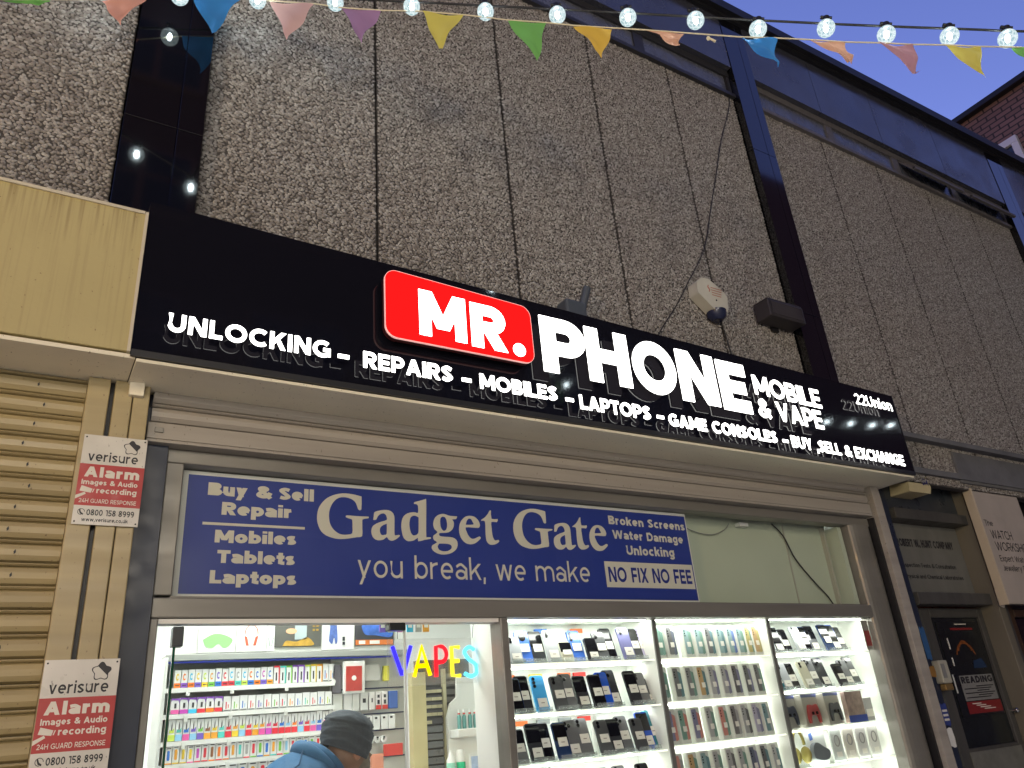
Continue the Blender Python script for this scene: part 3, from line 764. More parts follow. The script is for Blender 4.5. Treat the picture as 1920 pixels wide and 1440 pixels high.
# transom poster behind glass
PS = Th('transom_poster', (1.7, .15, 2.11), 'blue poster board with pale lettering behind the transom glass', 'poster')
pale = mat('poster_pale_print', (.66, .63, .54), .5)
blue = mat('poster_blue', (.03, .052, .29), .38, noise=.15, nscale=2)
PS.part('board', MB().box(.440, 2.953, .15, .156, 2.122, 2.588), mat('poster_white_edge', (.74, .74, .7), .5))
PS.part('blue_field', MB().prism([(.462, 2.136), (2.945, 2.136), (2.945, 2.573), (.462, 2.573)], .1485, .1495), blue)
YP = .148
def print_(ts, m_=pale, name='lettering'):
    words(PS, ts, YP, m_)
AB = .27
print_([('Buy & Sell', .534, .937, 2.499, .049, AB, dict(z1=2.503, track=.06))]); print_([('Repair', .588, .850, 2.427, .049, AB, dict(z1=2.43, track=.06))])
print_([('Mobiles', .571, .872, 2.322, .047, AB, dict(z1=2.326, track=.06))]); print_([('Tablets', .584, .869, 2.248, .047, AB, dict(track=.06))]); print_([('Laptops', .564, .877, 2.174, .047, AB, dict(track=.06))])
PS.part('rule', MB().prism([(.524, 2.386), (.904, 2.388), (.904, 2.398), (.524, 2.396)], YP, None), pale)
GL = {'G': [[(186, 240), (161, 245), (133, 248), (103, 247), (75, 240), (50, 229), (30, 214), (14, 194), (4, 173), (0, 148), (1, 124), (8, 102), (18, 85), (35, 71), (57, 63), (84, 58), (113, 59), (142, 64), (167, 69), (188, 74), (189, 108), (189, 140), (192, 144), (204, 148), (215, 150), (216, 157), (189, 156), (156, 156), (122, 156), (119, 149), (129, 145), (141, 142), (146, 137), (147, 110), (146, 84), (129, 78), (111, 76), (92, 79), (75, 89), (63, 101), (53, 119), (49, 141), (49, 164), (55, 187), (65, 206), (80, 222), (99, 230), (120, 231), (139, 227), (154, 219), (163, 207), (168, 193), (172, 184), (185, 185)]], 'a': [[(8, 145), (11, 162), (14, 177), (33, 185), (56, 190), (78, 190), (94, 182), (102, 168), (103, 148), (102, 116), (102, 89), (107, 85), (122, 88), (126, 84), (114, 73), (98, 64), (85, 62), (74, 67), (67, 76), (54, 66), (36, 61), (19, 63), (6, 73), (0, 90), (1, 106), (7, 119), (24, 131), (46, 140), (68, 148), (68, 161), (63, 171), (53, 175), (40, 171), (29, 161), (21, 146)], [(68, 132), (52, 125), (40, 115), (37, 102), (40, 89), (47, 83), (57, 85), (67, 90)]], 'd': [[(62, 226), (62, 233), (82, 240), (114, 251), (120, 248), (118, 191), (116, 147), (114, 88), (120, 85), (134, 85), (134, 79), (106, 73), (76, 65), (75, 80), (58, 69), (39, 64), (24, 65), (10, 76), (3, 97), (0, 122), (3, 150), (13, 170), (29, 182), (48, 188), (64, 190), (79, 188), (80, 210), (79, 221), (72, 226)], [(81, 168), (68, 174), (54, 173), (43, 164), (38, 144), (38, 123), (43, 101), (52, 90), (63, 90), (74, 97), (79, 110)]], 'g': [[(130, 185), (124, 172), (105, 170), (112, 159), (111, 141), (103, 125), (85, 112), (63, 108), (41, 106), (38, 99), (43, 93), (62, 91), (93, 91), (113, 86), (124, 74), (125, 56), (117, 39), (97, 24), (73, 16), (44, 14), (21, 20), (5, 30), (0, 42), (6, 53), (27, 65), (14, 73), (9, 83), (12, 94), (31, 109), (18, 121), (12, 138), (14, 155), (23, 174), (40, 186), (62, 192), (81, 188), (96, 185)], [(59, 179), (49, 173), (46, 157), (47, 135), (55, 120), (64, 117), (74, 124), (79, 142), (77, 164), (70, 177)], [(37, 60), (29, 48), (35, 34), (54, 28), (76, 30), (93, 40), (96, 51), (87, 59), (65, 61)]], 'e': [[(107, 152), (103, 143), (95, 139), (67, 139), (34, 138), (37, 120), (46, 101), (59, 90), (74, 90), (92, 98), (101, 101), (107, 94), (93, 81), (75, 69), (52, 64), (30, 68), (13, 82), (3, 101), (0, 125), (5, 152), (19, 173), (37, 187), (58, 192), (80, 189), (96, 178), (104, 165)], [(35, 150), (40, 165), (48, 176), (57, 179), (65, 175), (71, 163), (73, 153)]], 't': [[(53, 224), (53, 185), (85, 187), (79, 171), (51, 171), (50, 143), (51, 116), (55, 98), (64, 87), (80, 91), (84, 83), (68, 72), (49, 67), (34, 68), (22, 78), (17, 94), (17, 130), (18, 171), (0, 173), (0, 178), (18, 189), (35, 207), (45, 222)]]}
for c, x in (('G', .952), ('a', 1.180), ('d', 1.313), ('g', 1.450), ('e', 1.586), ('t', 1.702), ('G', 1.866), ('a', 2.084), ('t', 2.203), ('e', 2.296)):
    loops = [spl([(x+a/1000, 2.3+b/1000) for a, b in l]+[(x+l[0][0]/1000, 2.3+l[0][1]/1000)], 2)[:-1] for l in GL[c]]
    PS.part('letter', MB().prism(loops[0], YP, None, holes=loops[1:]), pale)
print_([('you break, we make', 1.121, 2.272, 2.208, .094, .115, dict(z1=2.214, track=.13))])
print_([('Broken Screens', 2.427, 2.934, 2.502, .043, .22, dict(z1=2.496))]); print_([('Water Damage', 2.441, 2.907, 2.430, .043, .22, dict(z1=2.426))]); print_([('Unlocking', 2.515, 2.831, 2.353, .046, .22)])
PS.part('white_box', MB().prism([(2.366, 2.193), (2.938, 2.193), (2.938, 2.316), (2.366, 2.316)], YP, None), pale)
words(PS, [('NO FIX NO FEE', 2.384, 2.922, 2.218, .072, .2)], YP-.0008, mat('poster_ink_blue', (.02, .035, .25), .4))

# back of the transom, right part
pg = mat('pale_green_board', (.52, .58, .46), .6, noise=.15, nscale=3)
TB = Th('transom_backing', (3.6, .3, 2.1), 'pale green board behind the empty right end of the transom glass', 'panel')
TB.part('board', MB().box(2.9, 4.22, .24, .25, 2.05, 2.66).box(.4, 2.9, .26, .27, 2.05, 2.66), pg)
TB.part('return_board', MB().box(4.20, 4.236, .14, .238, 2.115, 2.588), pg)
TB.part('battens', MB().box(3.82, 3.83, .236, .2395, 2.12, 2.6).box(4.16, 4.178, .215, .2395, 2.12, 2.6), mat('pale_green_edge', (.4, .4, .33), .5))
TB.part('clip', MB().box(3.42, 3.49, .2, .238, 2.565, 2.585), whitep)
CB = MB().tube([(x, .225, z) for x, z in spl([(3.72, 2.60), (3.80, 2.53), (3.86, 2.40), (3.98, 2.27), (4.07, 2.19), (4.12, 2.12)], 6)], .004, 6)
tag(CB.build('loose_cable', blackmetal), 'thin dark cable sagging down the pale green transom board', 'cable')
CB = MB().tube([(x, .225, z) for x, z in spl([(2.98, 2.55), (3.1, 2.515), (3.22, 2.51), (3.32, 2.545), (3.36, 2.58)], 6)], .003, 6)
tag(CB.build('loose_cable', mat('grey_cable', (.3, .32, .3), .5)), 'short grey cable looping along the top of the transom board', 'cable')
# ------------------------------------------------------------------ shop interior
iw = mat('white_interior', (.82, .83, .80), .55)
lum = glow('led_panel', (.97, 1, .95), 16.0)
ledst = glow('led_strip', (.95, 1, .94), 8.0)
shelfled = glow('led_shelf_edge', (1, 1, .92), 11.0)
ledbay = glow('led_bay_head', (.97, 1, .92), 15.0)
tag(MB().box(.36, 4.6, .2, 3.2, .004, .02).build('shop_floor', mat('pale_floor_tiles', (.6, .6, .58), .3, noise=.2)), 'pale shop floor', 'floor', kind='structure')
w = MB().box(.30, .372, .31, 3.2, .02, 2.7).box(.372, 4.6, 3.15, 3.2, .02, 2.7).box(4.50, 4.56, .21, 3.15, .02, 2.84)
tag(w.build('shop_walls', iw), 'white walls inside the phone shop', 'wall', kind='structure')
tag(MB().box(.372, 4.5, .28, 3.15, 2.7, 2.74).build('shop_ceiling', iw), 'white ceiling inside the phone shop', 'ceiling', kind='structure')
for x, y, lb in ((1.05, 1.02, 'square lit panel in the shop ceiling just behind the glass door'), (1.05, 2.0, 'square lit panel in the shop ceiling behind the vape shelves'), (2.9, 1.6, 'square lit panel in the shop ceiling behind the display bays')):
    L_ = Th('ceiling_light', (x, y, 2.69), lb, 'ceiling light', 'lit ceiling panels')
    L_.part('diffuser', MB().box(x-.29, x+.29, y-.29, y+.29, 2.682, 2.69), lum)
    L_.part('frame', MB().box(x-.31, x-.292, y-.31, y+.31, 2.68, 2.698).box(x+.292, x+.31, y-.31, y+.31, 2.68, 2.698), whitep)

# ---- display window: three bays of glass shelves
DW = Th('display_cabinet', (3.0, .35, .3), 'three bright white bays of glass shelves behind the shop window', 'display cabinet')
DW.part('back_panel', MB().box(1.80, 4.48, .42, .44, .3, 2.06), iw)
DW.part('top_panel', MB().box(1.80, 4.48, .17, .44, 2.062, 2.08), iw)
DW.part('side_panel', MB().box(1.775, 1.80, .15, .44, .02, 2.08), iw)
DW.part('side_panel', MB().box(4.36, 4.385, .15, .42, .3, 2.062), iw)
divm = mat('grey_divider_edge', (.16, .16, .15), .4)
for x in (2.647, 3.455):
    d = DW.part('divider', MB().box(x-.008, x+.008, .186, .42, .3, 2.062), iw)
    DW.sub(d, 'edge_trim', MB().box(x-.012, x+.012, .176, .185, .3, 2.062), divm)
shg = glassy('shelf_glass', (.97, 1, .97), .8)
BAYS = ((1.80, 2.635, (1.868, 1.668, 1.474, 1.28, 1.08)), (2.66, 3.443, (1.868, 1.674, 1.484, 1.29, 1.09)), (3.468, 4.36, (1.876, 1.686, 1.496, 1.315, 1.12)))
for xa, xb, zs in BAYS:
    DW.part('light_strip', MB().box(xa+.02, xb-.02, .20, .225, 2.048, 2.06), ledbay)
    for z in zs:
        s_ = DW.part('shelf', MB().box(xa+.001, xb-.001, .20, .419, z-.008, z), shg)
        DW.sub(s_, 'shelf_edge', MB().box(xa+.001, xb-.001, .196, .1995, z-.0075, z), mat('shelf_edge_white', (.85, .86, .78), .4, emit=(1, 1, .85), es=.6))
        DW.sub(s_, 'light_strip', MB().box(xa+.01, xb-.01, .29, .305, z-.014, z-.0085), shelfled)
# phones
PC = {'blue': (.06, .17, .62), 'black': (.042, .044, .05), 'silver': (.45, .47, .50), 'beige': (.6, .58, .46), 'grey': (.17, .175, .185), 'navy': (.02, .045, .13), 'purple': (.18, .18, .36), 'lilac': (.5, .46, .66),
      'sky blue': (.08, .42, .85), 'royal blue': (.02, .10, .62), 'teal': (.03, .2, .25), 'green': (.12, .34, .26), 'white': (.8, .8, .78), 'dark grey': (.095, .10, .105)}
tagm = mat('price_card', (.82, .8, .74), .5)
lensm = mat('lens_black', (.008, .008, .01), .08)
standm = glassy('clear_stand', (.95, .97, .96), 1.0, alpha=.15, acol=(.8, .85, .85))
ORD = ['first', 'second', 'third', 'fourth', 'fifth', 'sixth', 'seventh', 'eighth', 'ninth', 'tenth', 'eleventh', 'twelfth', 'thirteenth', 'fourteenth', 'fifteenth', 'sixteenth', 'seventeenth', 'eighteenth', 'nineteenth', 'twentieth']
ORD += ['twenty-'+o for o in ORD[:9]]
def slab(mb, w, h, d, r, y, m=0, z0=0):
    mb.prism(rrect(-w/2, w/2, z0, z0+h, r, 4), y, y+d, m)
LEAN = R(17)
def phone(x, y, z, col, style, label, h=.150, wd=.073, group='phones on the glass shelves', tagz=.3, rz=0.0):
    P = thing('mobile_phone', (x, y, z), label, 'phone', group)
    P.rotation_euler = (-LEAN, 0, rz)
    bm_ = mat('phone_'+col, PC[col], .18 if col not in ('white', 'silver') else .3, coat=.4)
    mb = MB(); slab(mb, wd, h, .009, .011, 0)
    b = mb.build('body', bm_, P, bev=.0015, segs=1)
    mb = MB()
    if style == 'three':
        mb.prism(rrect(-wd*.43, wd*.05, h*.72, h*.96, .008, 3), -.002, 0, 0)
        for cx, cz in ((-.32, .91), (-.32, .78), (-.06, .845)): mb.prism(arc(wd*cx, h*cz, .0085, .0085, 0, 360, 10)[:-1], -.004, -.001, 1)
    elif style == 'column':
        for cz in (.9, .8, .7): mb.prism(arc(-wd*.28, h*cz, .0075, .0075, 0, 360, 10)[:-1], -.0035, .001, 1)
    elif style == 'round':
        mb.prism(arc(0, h*.8, wd*.26, wd*.26, 0, 360, 20)[:-1], -.003, .001, 1)
    elif style == 'two':
        mb.prism(rrect(-wd*.42, -wd*.05, h*.76, h*.96, .008, 3), -.002, 0, 0)
        for cz in (.91, .81): mb.prism(arc(-wd*.235, h*cz, .008, .008, 0, 360, 10)[:-1], -.004, -.001, 1)
    elif style == 'flip':
        mb.prism([(-wd*.48, h*.5), (wd*.48, h*.5), (wd*.48, h*.96), (-wd*.48, h*.96)], -.001, .001, 1)
    else:   # screen side out
        mb.prism(rrect(-wd*.46, wd*.46, h*.03, h*.97, .008, 3), -.001, .001, 1)
    mb.build('camera_block' if style in ('three', 'two', 'column', 'round') else 'screen', [bm_, lensm], P)
    mb = MB().prism([(-wd*.33, h*tagz), (wd*.36, h*tagz), (wd*.36, h*(tagz+.24)), (-wd*.33, h*(tagz+.24))], -.0055, -.0045)
    mb.prism([(-wd*.12, h*(tagz+.10)), (wd*.14, h*(tagz+.10)), (wd*.14, h*(tagz+.125)), (-wd*.12, h*(tagz+.125))], -.0058, -.0056, 1)
    mb.build('price_card', [tagm, mat('card_ink', (.35, .3, .28), .6)], P)
    mb = MB().box(-wd*.5, wd*.5, -.016, .05, -.003, .004).box(-wd*.5, wd*.5, -.018, -.0155, -.003, .014)
    mb.build('stand', standm, P)
    return P
rowsA = [
 (0, 'top', [(1.88, 0.245, 'silver', 'two', .12), (1.941, 0.245, 'blue', 'round', .15), (2.022, 0.235, 'black', 'flip', .15), (2.08, 0.275, 'silver', 'two', .15), (2.165, 0.215, 'beige', 'flip', .095), (2.24, 0.255, 'blue', 'column', .15), (2.301, 0.235, 'black', 'screen', .11), (2.37, 0.245, 'dark grey', 'two', .14), (2.43, 0.315, 'black', 'screen', .16), (2.514, 0.255, 'purple', 'two', .16), (2.577, 0.275, 'black', 'flip', .155), (2.64, 0.295, 'lilac', 'column', .155)]),
 (1, 'second', [(1.866, 0.235, 'navy', 'screen', .15), (1.92, 0.265, 'black', 'flip', .16), (2.016, 0.225, 'sky blue', 'column', .16), (2.095, 0.245, 'dark grey', 'two', .15), (2.155, 0.295, 'grey', 'three', .16), (2.243, 0.245, 'black', 'flip', .15), (2.307, 0.255, 'black', 'screen', .15), (2.362, 0.305, 'royal blue', 'two', .16), (2.421, 0.285, 'black', 'three', .17), (2.519, 0.265, 'black', 'flip', .16), (2.584, 0.285, 'grey', 'two', .15), (2.64, 0.275, 'dark grey', 'two', .12)]),
 (2, 'third', [(1.865, 0.255, 'grey', 'flip', .14), (1.958, 0.215, 'black', 'flip', .16), (2.017, 0.215, 'grey', 'screen', .16), (2.086, 0.245, 'navy', 'flip', .155), (2.154, 0.255, 'grey', 'three', .16), (2.229, 0.275, 'grey', 'two', .165), (2.314, 0.245, 'dark grey', 'two', .15), (2.39, 0.265, 'black', 'flip', .15), (2.457, 0.265, 'grey', 'three', .16), (2.517, 0.275, 'dark grey', 'two', .145), (2.575, 0.295, 'royal blue', 'flip', .17), (2.63, 0.305, 'teal', 'two', .175)]),
 (3, 'lowest', [(1.86, .25, 'black', 'two', .15), (1.97, .30, 'grey', 'flip', .15), (2.08, .30, 'silver', 'two', .15), (2.19, .30, 'black', 'three', .15), (2.30, .30, 'navy', 'flip', .15), (2.41, .30, 'grey', 'two', .15), (2.52, .30, 'black', 'column', .15)])]
for ri, rn, items in rowsA:
    z = BAYS[0][2][ri]
    for k, (x, y, c, st, h) in enumerate(items):
        y = .222+.016*(k % 3)
        cm = {'round': 'round camera', 'two': 'two lens camera', 'three': 'three lens camera', 'column': 'camera column', 'flip': 'dark upper half', 'screen': 'dark screen'}[st]
        phone(x, y, z+.004, c, st, f'{c} phone with {cm}, {ORD[k]} from the doorway, {rn} shelf, loose phone bay', h=h, wd=.070 if h > .13 else .066, tagz=.12 if (k*7+ri) % 3 == 0 else .34)
# little bright boxes and price rails at the back of the loose phone shelves
for zi, items in ((0, ((2.13, 'blue'), (2.34, 'orange'))), (1, ((1.93, 'orange'), (2.08, 'yellow'), (2.24, 'orange'), (2.33, 'red'))), (2, ((1.88, 'grey'), (1.98, 'orange'), (2.10, 'grey'), (2.22, 'grey'), (2.33, 'red'), (2.43, 'white')))):
    for x, c in items:
        cc = {'blue': (.05, .2, .7), 'orange': (.8, .18, .04), 'yellow': (.85, .65, .05), 'red': (.75, .05, .04), 'grey': (.3, .33, .33), 'white': (.8, .8, .8)}[c]
        Bx = Th('accessory_pack', (x, .39, BAYS[0][2][zi]), f'small {c} accessory pack at the back of the {["top","second","third"][zi]} loose phone shelf, near x {x:.2f}', 'accessory pack', 'packs behind the loose phones')
        Bx.o['label'] = f'{c} capped accessory pack behind the phones, {["top","second","third"][zi]} shelf, {ORD[[q[0] for q in items].index(x)]} along it'
        z = BAYS[0][2][zi]
        Bx.part('card', MB().box(x-.032, x+.032, .395, .407, z, z+.15), mat('pack_card', (.55, .58, .55), .5), bev=.002)
        Bx.part('header', MB().box(x-.034, x+.034, .393, .409, z+.15, z+.17), mat('pack_'+c, cc, .5), bev=.002)

def mobile_box(x, z, c1, c2, label, h=.158, w_=.070, y=.235, rz=.16):
    P = thing('phone_box', (x, y, z), label, 'phone box', 'boxed phones on the middle bay shelves'); P.rotation_euler = (-.06, 0, rz)
    MB().box(-w_/2, w_/2, 0, .03, 0, h).build('box', mat('box_white', (.6, .62, .58), .35), P, bev=.002, segs=1)
    mb = MB(); mb.prism(rrect(-w_*.42, w_*.10, h*.12, h*.94, .006, 3), -.0012, .0, 0)
    for k in range(3): mb.prism(arc(-w_*.27, h*(.83-.075*k), .004, .004, 0, 360, 8)[:-1], -.0018, -.0013, 1)
    mb.build('phone_picture', [mat('print_'+c1, tuple(.6*q+.10 for q in PC.get(c1, (.3, .3, .3))), .35), lensm], P)
    mb = MB(); mb.prism([(w_*.12, h*.10), (w_*.42, h*.14), (w_*.42, h*.80), (w_*.12, h*.86)], -.0012, .0)
    mb.build('phone_picture', mat('print_'+c2, tuple(.6*q+.10 for q in PC.get(c2, (.3, .3, .3))), .35), P)
    MB().prism([(-w_*.2, h*.34), (w_*.2, h*.34), (w_*.2, h*.49), (-w_*.2, h*.49)], -.0024, -.0016).build('price_card', tagm, P)
PC.update({'yellow': (.62, .52, .12), 'salmon': (.75, .22, .16), 'amber': (.62, .36, .08), 'light teal': (.25, .45, .46), 'pale grey': (.45, .46, .46)})
rowsB = [(0, 'top', [(2.726, 'green', 'green'), (2.803, 'black', 'navy'), (2.915, 'light teal', 'green'), (2.995, 'light teal', 'green'), (3.068, 'dark grey', 'teal'), (3.15, 'light teal', 'teal'), (3.225, 'light teal', 'blue'), (3.295, 'light teal', 'green'), (3.36, 'yellow', 'green'), (3.415, 'amber', 'yellow')]),
         (1, 'second', [(2.712, 'light teal', 'green'), (2.805, 'dark grey', 'teal'), (2.89, 'grey', 'green'), (2.968, 'amber', 'teal'), (3.045, 'pale grey', 'purple'), (3.13, 'pale grey', 'purple'), (3.21, 'black', 'purple'), (3.295, 'black', 'purple'), (3.375, 'black', 'green')]),
         (2, 'third', [(2.724, 'purple', 'salmon'), (2.799, 'green', 'salmon'), (2.885, 'purple', 'salmon'), (2.98, 'pale grey', 'green'), (3.07, 'salmon', 'green'), (3.15, 'dark grey', 'pale grey'), (3.225, 'pale grey', 'black'), (3.305, 'lilac', 'purple'), (3.38, 'teal', 'pale grey')]),
         (3, 'lowest', [(2.73, 'salmon', 'pale grey'), (2.82, 'amber', 'green'), (2.90, 'light teal', 'teal'), (2.98, 'pale grey', 'green'), (3.07, 'pale grey', 'black'), (3.15, 'pale grey', 'green'), (3.23, 'navy', 'purple'), (3.31, 'black', 'teal'), (3.39, 'pale grey', 'teal')])]
for ri, rn, items in rowsB:
    for k, (x, c1, c2) in enumerate(items):
        mobile_box(x, BAYS[1][2][ri]+.001, c1, c2, f'white box picturing {c1} and {c2} phones, {ORD[k]} along {rn} boxed phone shelf')
# third bay
for ri, rn, items in ((0, 'top', [(3.535, 'silver', 'two', .15), (3.626, 'silver', 'screen', .15), (3.714, 'black', 'screen', .14), (3.785, 'silver', 'two', .15), (3.86, 'navy', 'screen', .15), (3.96, 'grey', 'flip', .16), (4.035, 'navy', 'flip', .16), (4.121, 'royal blue', 'screen', .16), (4.20, 'dark grey', 'flip', .15)]),
                      (1, 'second', [(3.54, 'teal', 'flip', .12), (3.631, 'silver', 'two', .15), (3.712, 'black', 'flip', .15), (3.785, 'beige', 'two', .15), (3.87, 'grey', 'three', .17), (3.98, 'black', 'three', .17), (4.075, 'black', 'flip', .13), (4.16, 'grey', 'two', .15), (4.25, 'dark grey', 'two', .17)])):
    z = BAYS[2][2][ri]
    for k, (x, c, st, h) in enumerate(items):
        phone(x, .25+.02*(k % 3), z+.004, c, st, f'{c} phone lying back, {ORD[k]} along the {rn} shelf above the game controllers', h=h, wd=.076, tagz=.1 if k % 2 else .3)
# game controllers in clear boxes
def controller(x, z, c, cn, label):
    P = thing('game_controller', (x, .28, z), label, 'game controller', 'boxed game controllers'); P.rotation_euler = (-.05, 0, .2)
    MB().box(-.085, .085, .0, .05, 0, .165).build('box', mat('controller_box', (.30, .29, .25), .4), P, bev=.003)
    MB().box(-.086, .086, -.001, .0, .150, .166).build('box_flap', mat('box_flap_blue', (.04, .06, .2), .4), P)
    pts = spl([(-.062, .02), (-.066, .06), (-.050, .105), (-.03, .112), (0, .106), (.03, .112), (.050, .105), (.066, .06), (.062, .02), (.048, .022), (.036, .055), (0, .058), (-.036, .055), (-.048, .022), (-.062, .02)], 4)[:-1]
    MB().prism(pts, -.012, -.0015).build('controller_body', mat('controller_'+cn, c, .35), P, bev=.003)
    mb = MB()
    for sx in (-.022, .022): mb.tube([(sx, -.012, .068), (sx, -.019, .068)], .008, 10)
    mb.build('thumb_sticks', lensm, P)
controller(3.60, 1.497, (.04, .05, .075), 'navy', 'dark navy game controller in a grey box, nearest the boxed phones')
controller(3.785, 1.497, (.35, .04, .04), 'red', 'dark red game controller in a grey box, between two dark ones')
controller(3.97, 1.497, (.05, .055, .06), 'grey', 'charcoal game controller in a grey box beside the red one')
G_ = Th('game_box', (4.12, .3, 1.497), 'colourful game box with blue foot, end of the controller shelf', 'game box')
G_.part('box', MB().box(4.07, 4.22, .27, .30, 1.498, 1.66), mat('game_print', (.38, .28, .24), .4, noise=.9, nscale=28), bev=.002)
G_.part('blue_foot', MB().box(4.065, 4.225, .267, .269, 1.498, 1.535), mat('box_foot_blue', (.03, .06, .3), .4))
H_ = Th('game_case', (4.28, .3, 1.497), 'slim grey and white game case leaning by the shelf end', 'game case')
H_.part('case', MB().box(4.24, 4.31, .28, .295, 1.498, 1.62), mat('case_grey', (.4, .4, .4), .4), bev=.002)
H_.part('label', MB().box(4.245, 4.305, .278, .2795, 1.52, 1.56), tagm)
# headphones on the fourth shelf
z4 = 1.316
HP = Th('headphones', (3.64, .3, z4), 'olive yellow over ear headphones standing on the shelf', 'headphones')
ol = mat('olive_plastic', (.30, .25, .06), .4)
mb = MB().tube([(3.64+.042*math.cos(R(a)), .30, z4+.10+.075*math.sin(R(a))) for a in range(0, 181, 12)], .008, 8); HP.part('headband', mb, ol)
for sx in (-.040, .040):
    mb = MB().ball((3.64+sx, .298, z4+.052), .018, .034, .042); HP.part('ear_cup', mb, ol)
HB = Th('goggle_box', (3.79, .3, z4), 'clear pack holding grey moulded goggles next to the headphones', 'goggles pack')
HB.part('backing_card', MB().box(3.71, 3.87, .31, .318, z4, z4+.165), mat('pale_card', (.62, .66, .64), .4), bev=.002)
mb = MB().prism(spl([(3.73, z4+.03), (3.735, z4+.085), (3.77, z4+.105), (3.82, z4+.08), (3.86, z4+.06), (3.85, z4+.025), (3.80, z4+.015), (3.73, z4+.03)], 4)[:-1], .285, .31); HB.part('goggles', mb, mat('goggle_grey', (.16, .18, .2), .4), bev=.006)
HB.part('strap_print', MB().prism([(3.745, z4+.115), (3.77, z4+.12), (3.765, z4+.155), (3.74, z4+.15)], .308, .3095), mat('print_blue2', (.1, .18, .5), .4))
for k, (x, c) in enumerate(((3.95, (.55, .6, .58)), (4.06, (.64, .62, .56)), (4.17, (.6, .6, .6)), (4.28, (.66, .66, .64)))):
    E_ = Th('earphone_pack', (x, .3, z4), f'pale earphone pack, {ORD[k]} past the grey goggles on the fourth shelf', 'earphone pack', 'earphone packs on the fourth shelf')
    E_.part('card', MB().box(x-.045, x+.045, .3, .308, z4, z4+.16), mat('ear_card_%d' % k, c, .4), bev=.002)
    E_.part('picture', MB().prism(arc(x, z4+.10, .024, .030, 0, 360, 16)[:-1], .2965, .2995, holes=[arc(x, z4+.10, .018, .024, 0, 360, 16)[:-1]]), mat('ear_print', (.3, .3, .3), .4))
    E_.part('price_card', MB().box(x-.02, x+.022, .297, .2985, z4+.02, z4+.045), tagm)
N_ = Th('notice_sticker', (4.30, .15, 1.95), 'red and grey notice on the window beside the end post', 'notice')
N_.part('notice', MB().box(4.19, 4.245, .1325, .134, 1.87, 2.03), mat('notice_grey', (.28, .27, .25), .5))
N_.part('red_block', MB().box(4.195, 4.244, .1315, .1323, 1.89, 1.975), mat('notice_red', (.3, .04, .04), .5))

# ------------------------------------------------------------------ vape shelves behind the door
VS = Th('vape_shelving', (1.0, 1.3, 0), 'grey backed wall shelving filled with vape boxes under a white header', 'shelving')
gb = mat('grey_back_panel', (.30, .32, .30), .5)
VS.part('back_panel', MB().box(.60, 1.41, 1.30, 1.32, .02, 2.03), gb)
VS.part('side_panel', MB().box(.585, .599, 1.10, 1.32, .02, 2.03), iw)
VS.part('header_board', MB().box(.60, 1.80, 1.20, 1.215, 2.055, 2.23), mat('header_white', (.8, .8, .78), .4))
VS.part('header_shelf', MB().box(.60, 1.80, 1.19, 1.2995, 2.025, 2.05), mat('grey_shelf', (.36, .37, .35), .4))
VS.part('blue_strip', MB().box(.60, 1.70, 1.185, 1.1895, 2.012, 2.02), mat('strip_blue', (.01, .02, .22), .4))
VS.part('light_strip', MB().box(.61, 1.75, 1.16, 1.185, 2.236, 2.25), ledst)
lips = (1.903, 1.793, 1.682, 1.59, 1.48)
for z in lips:
    s_ = VS.part('shelf', MB().box(.60, 1.40, 1.20, 1.2995, z-.012, z-.006), iw)
    VS.sub(s_, 'shelf_lip', MB().box(.60, 1.40, 1.193, 1.1995, z-.016, z+.004), mat('lip_white', (.85, .85, .83), .4))
    VS.sub(s_, 'price_holder', MB().box(.895, .912, 1.19, 1.1925, z-.03, z-.004).box(1.15, 1.167, 1.19, 1.1925, z-.03, z-.004).box(.70, .717, 1.19, 1.1925, z-.03, z-.004), whitep)
VC = {'yellow': (.85, .6, .04), 'purple': (.25, .08, .5), 'orange': (.9, .22, .02), 'violet': (.2, .12, .6), 'green': (.2, .55, .08), 'blue': (.03, .18, .65), 'red': (.75, .04, .06), 'pink': (.8, .12, .4), 'teal': (.1, .6, .55),
      'lime': (.6, .75, .1), 'cyan': (.05, .5, .8), 'amber': (.85, .38, .04), 'magenta': (.6, .08, .5), 'white': (.8, .8, .8), 'grey': (.4, .4, .4), 'brown': (.3, .12, .05), 'sky': (.3, .6, .85)}
boxw = mat('vape_box_white', (.82, .82, .82), .4)
inkd = mat('vape_ink', (.03, .03, .04), .5)
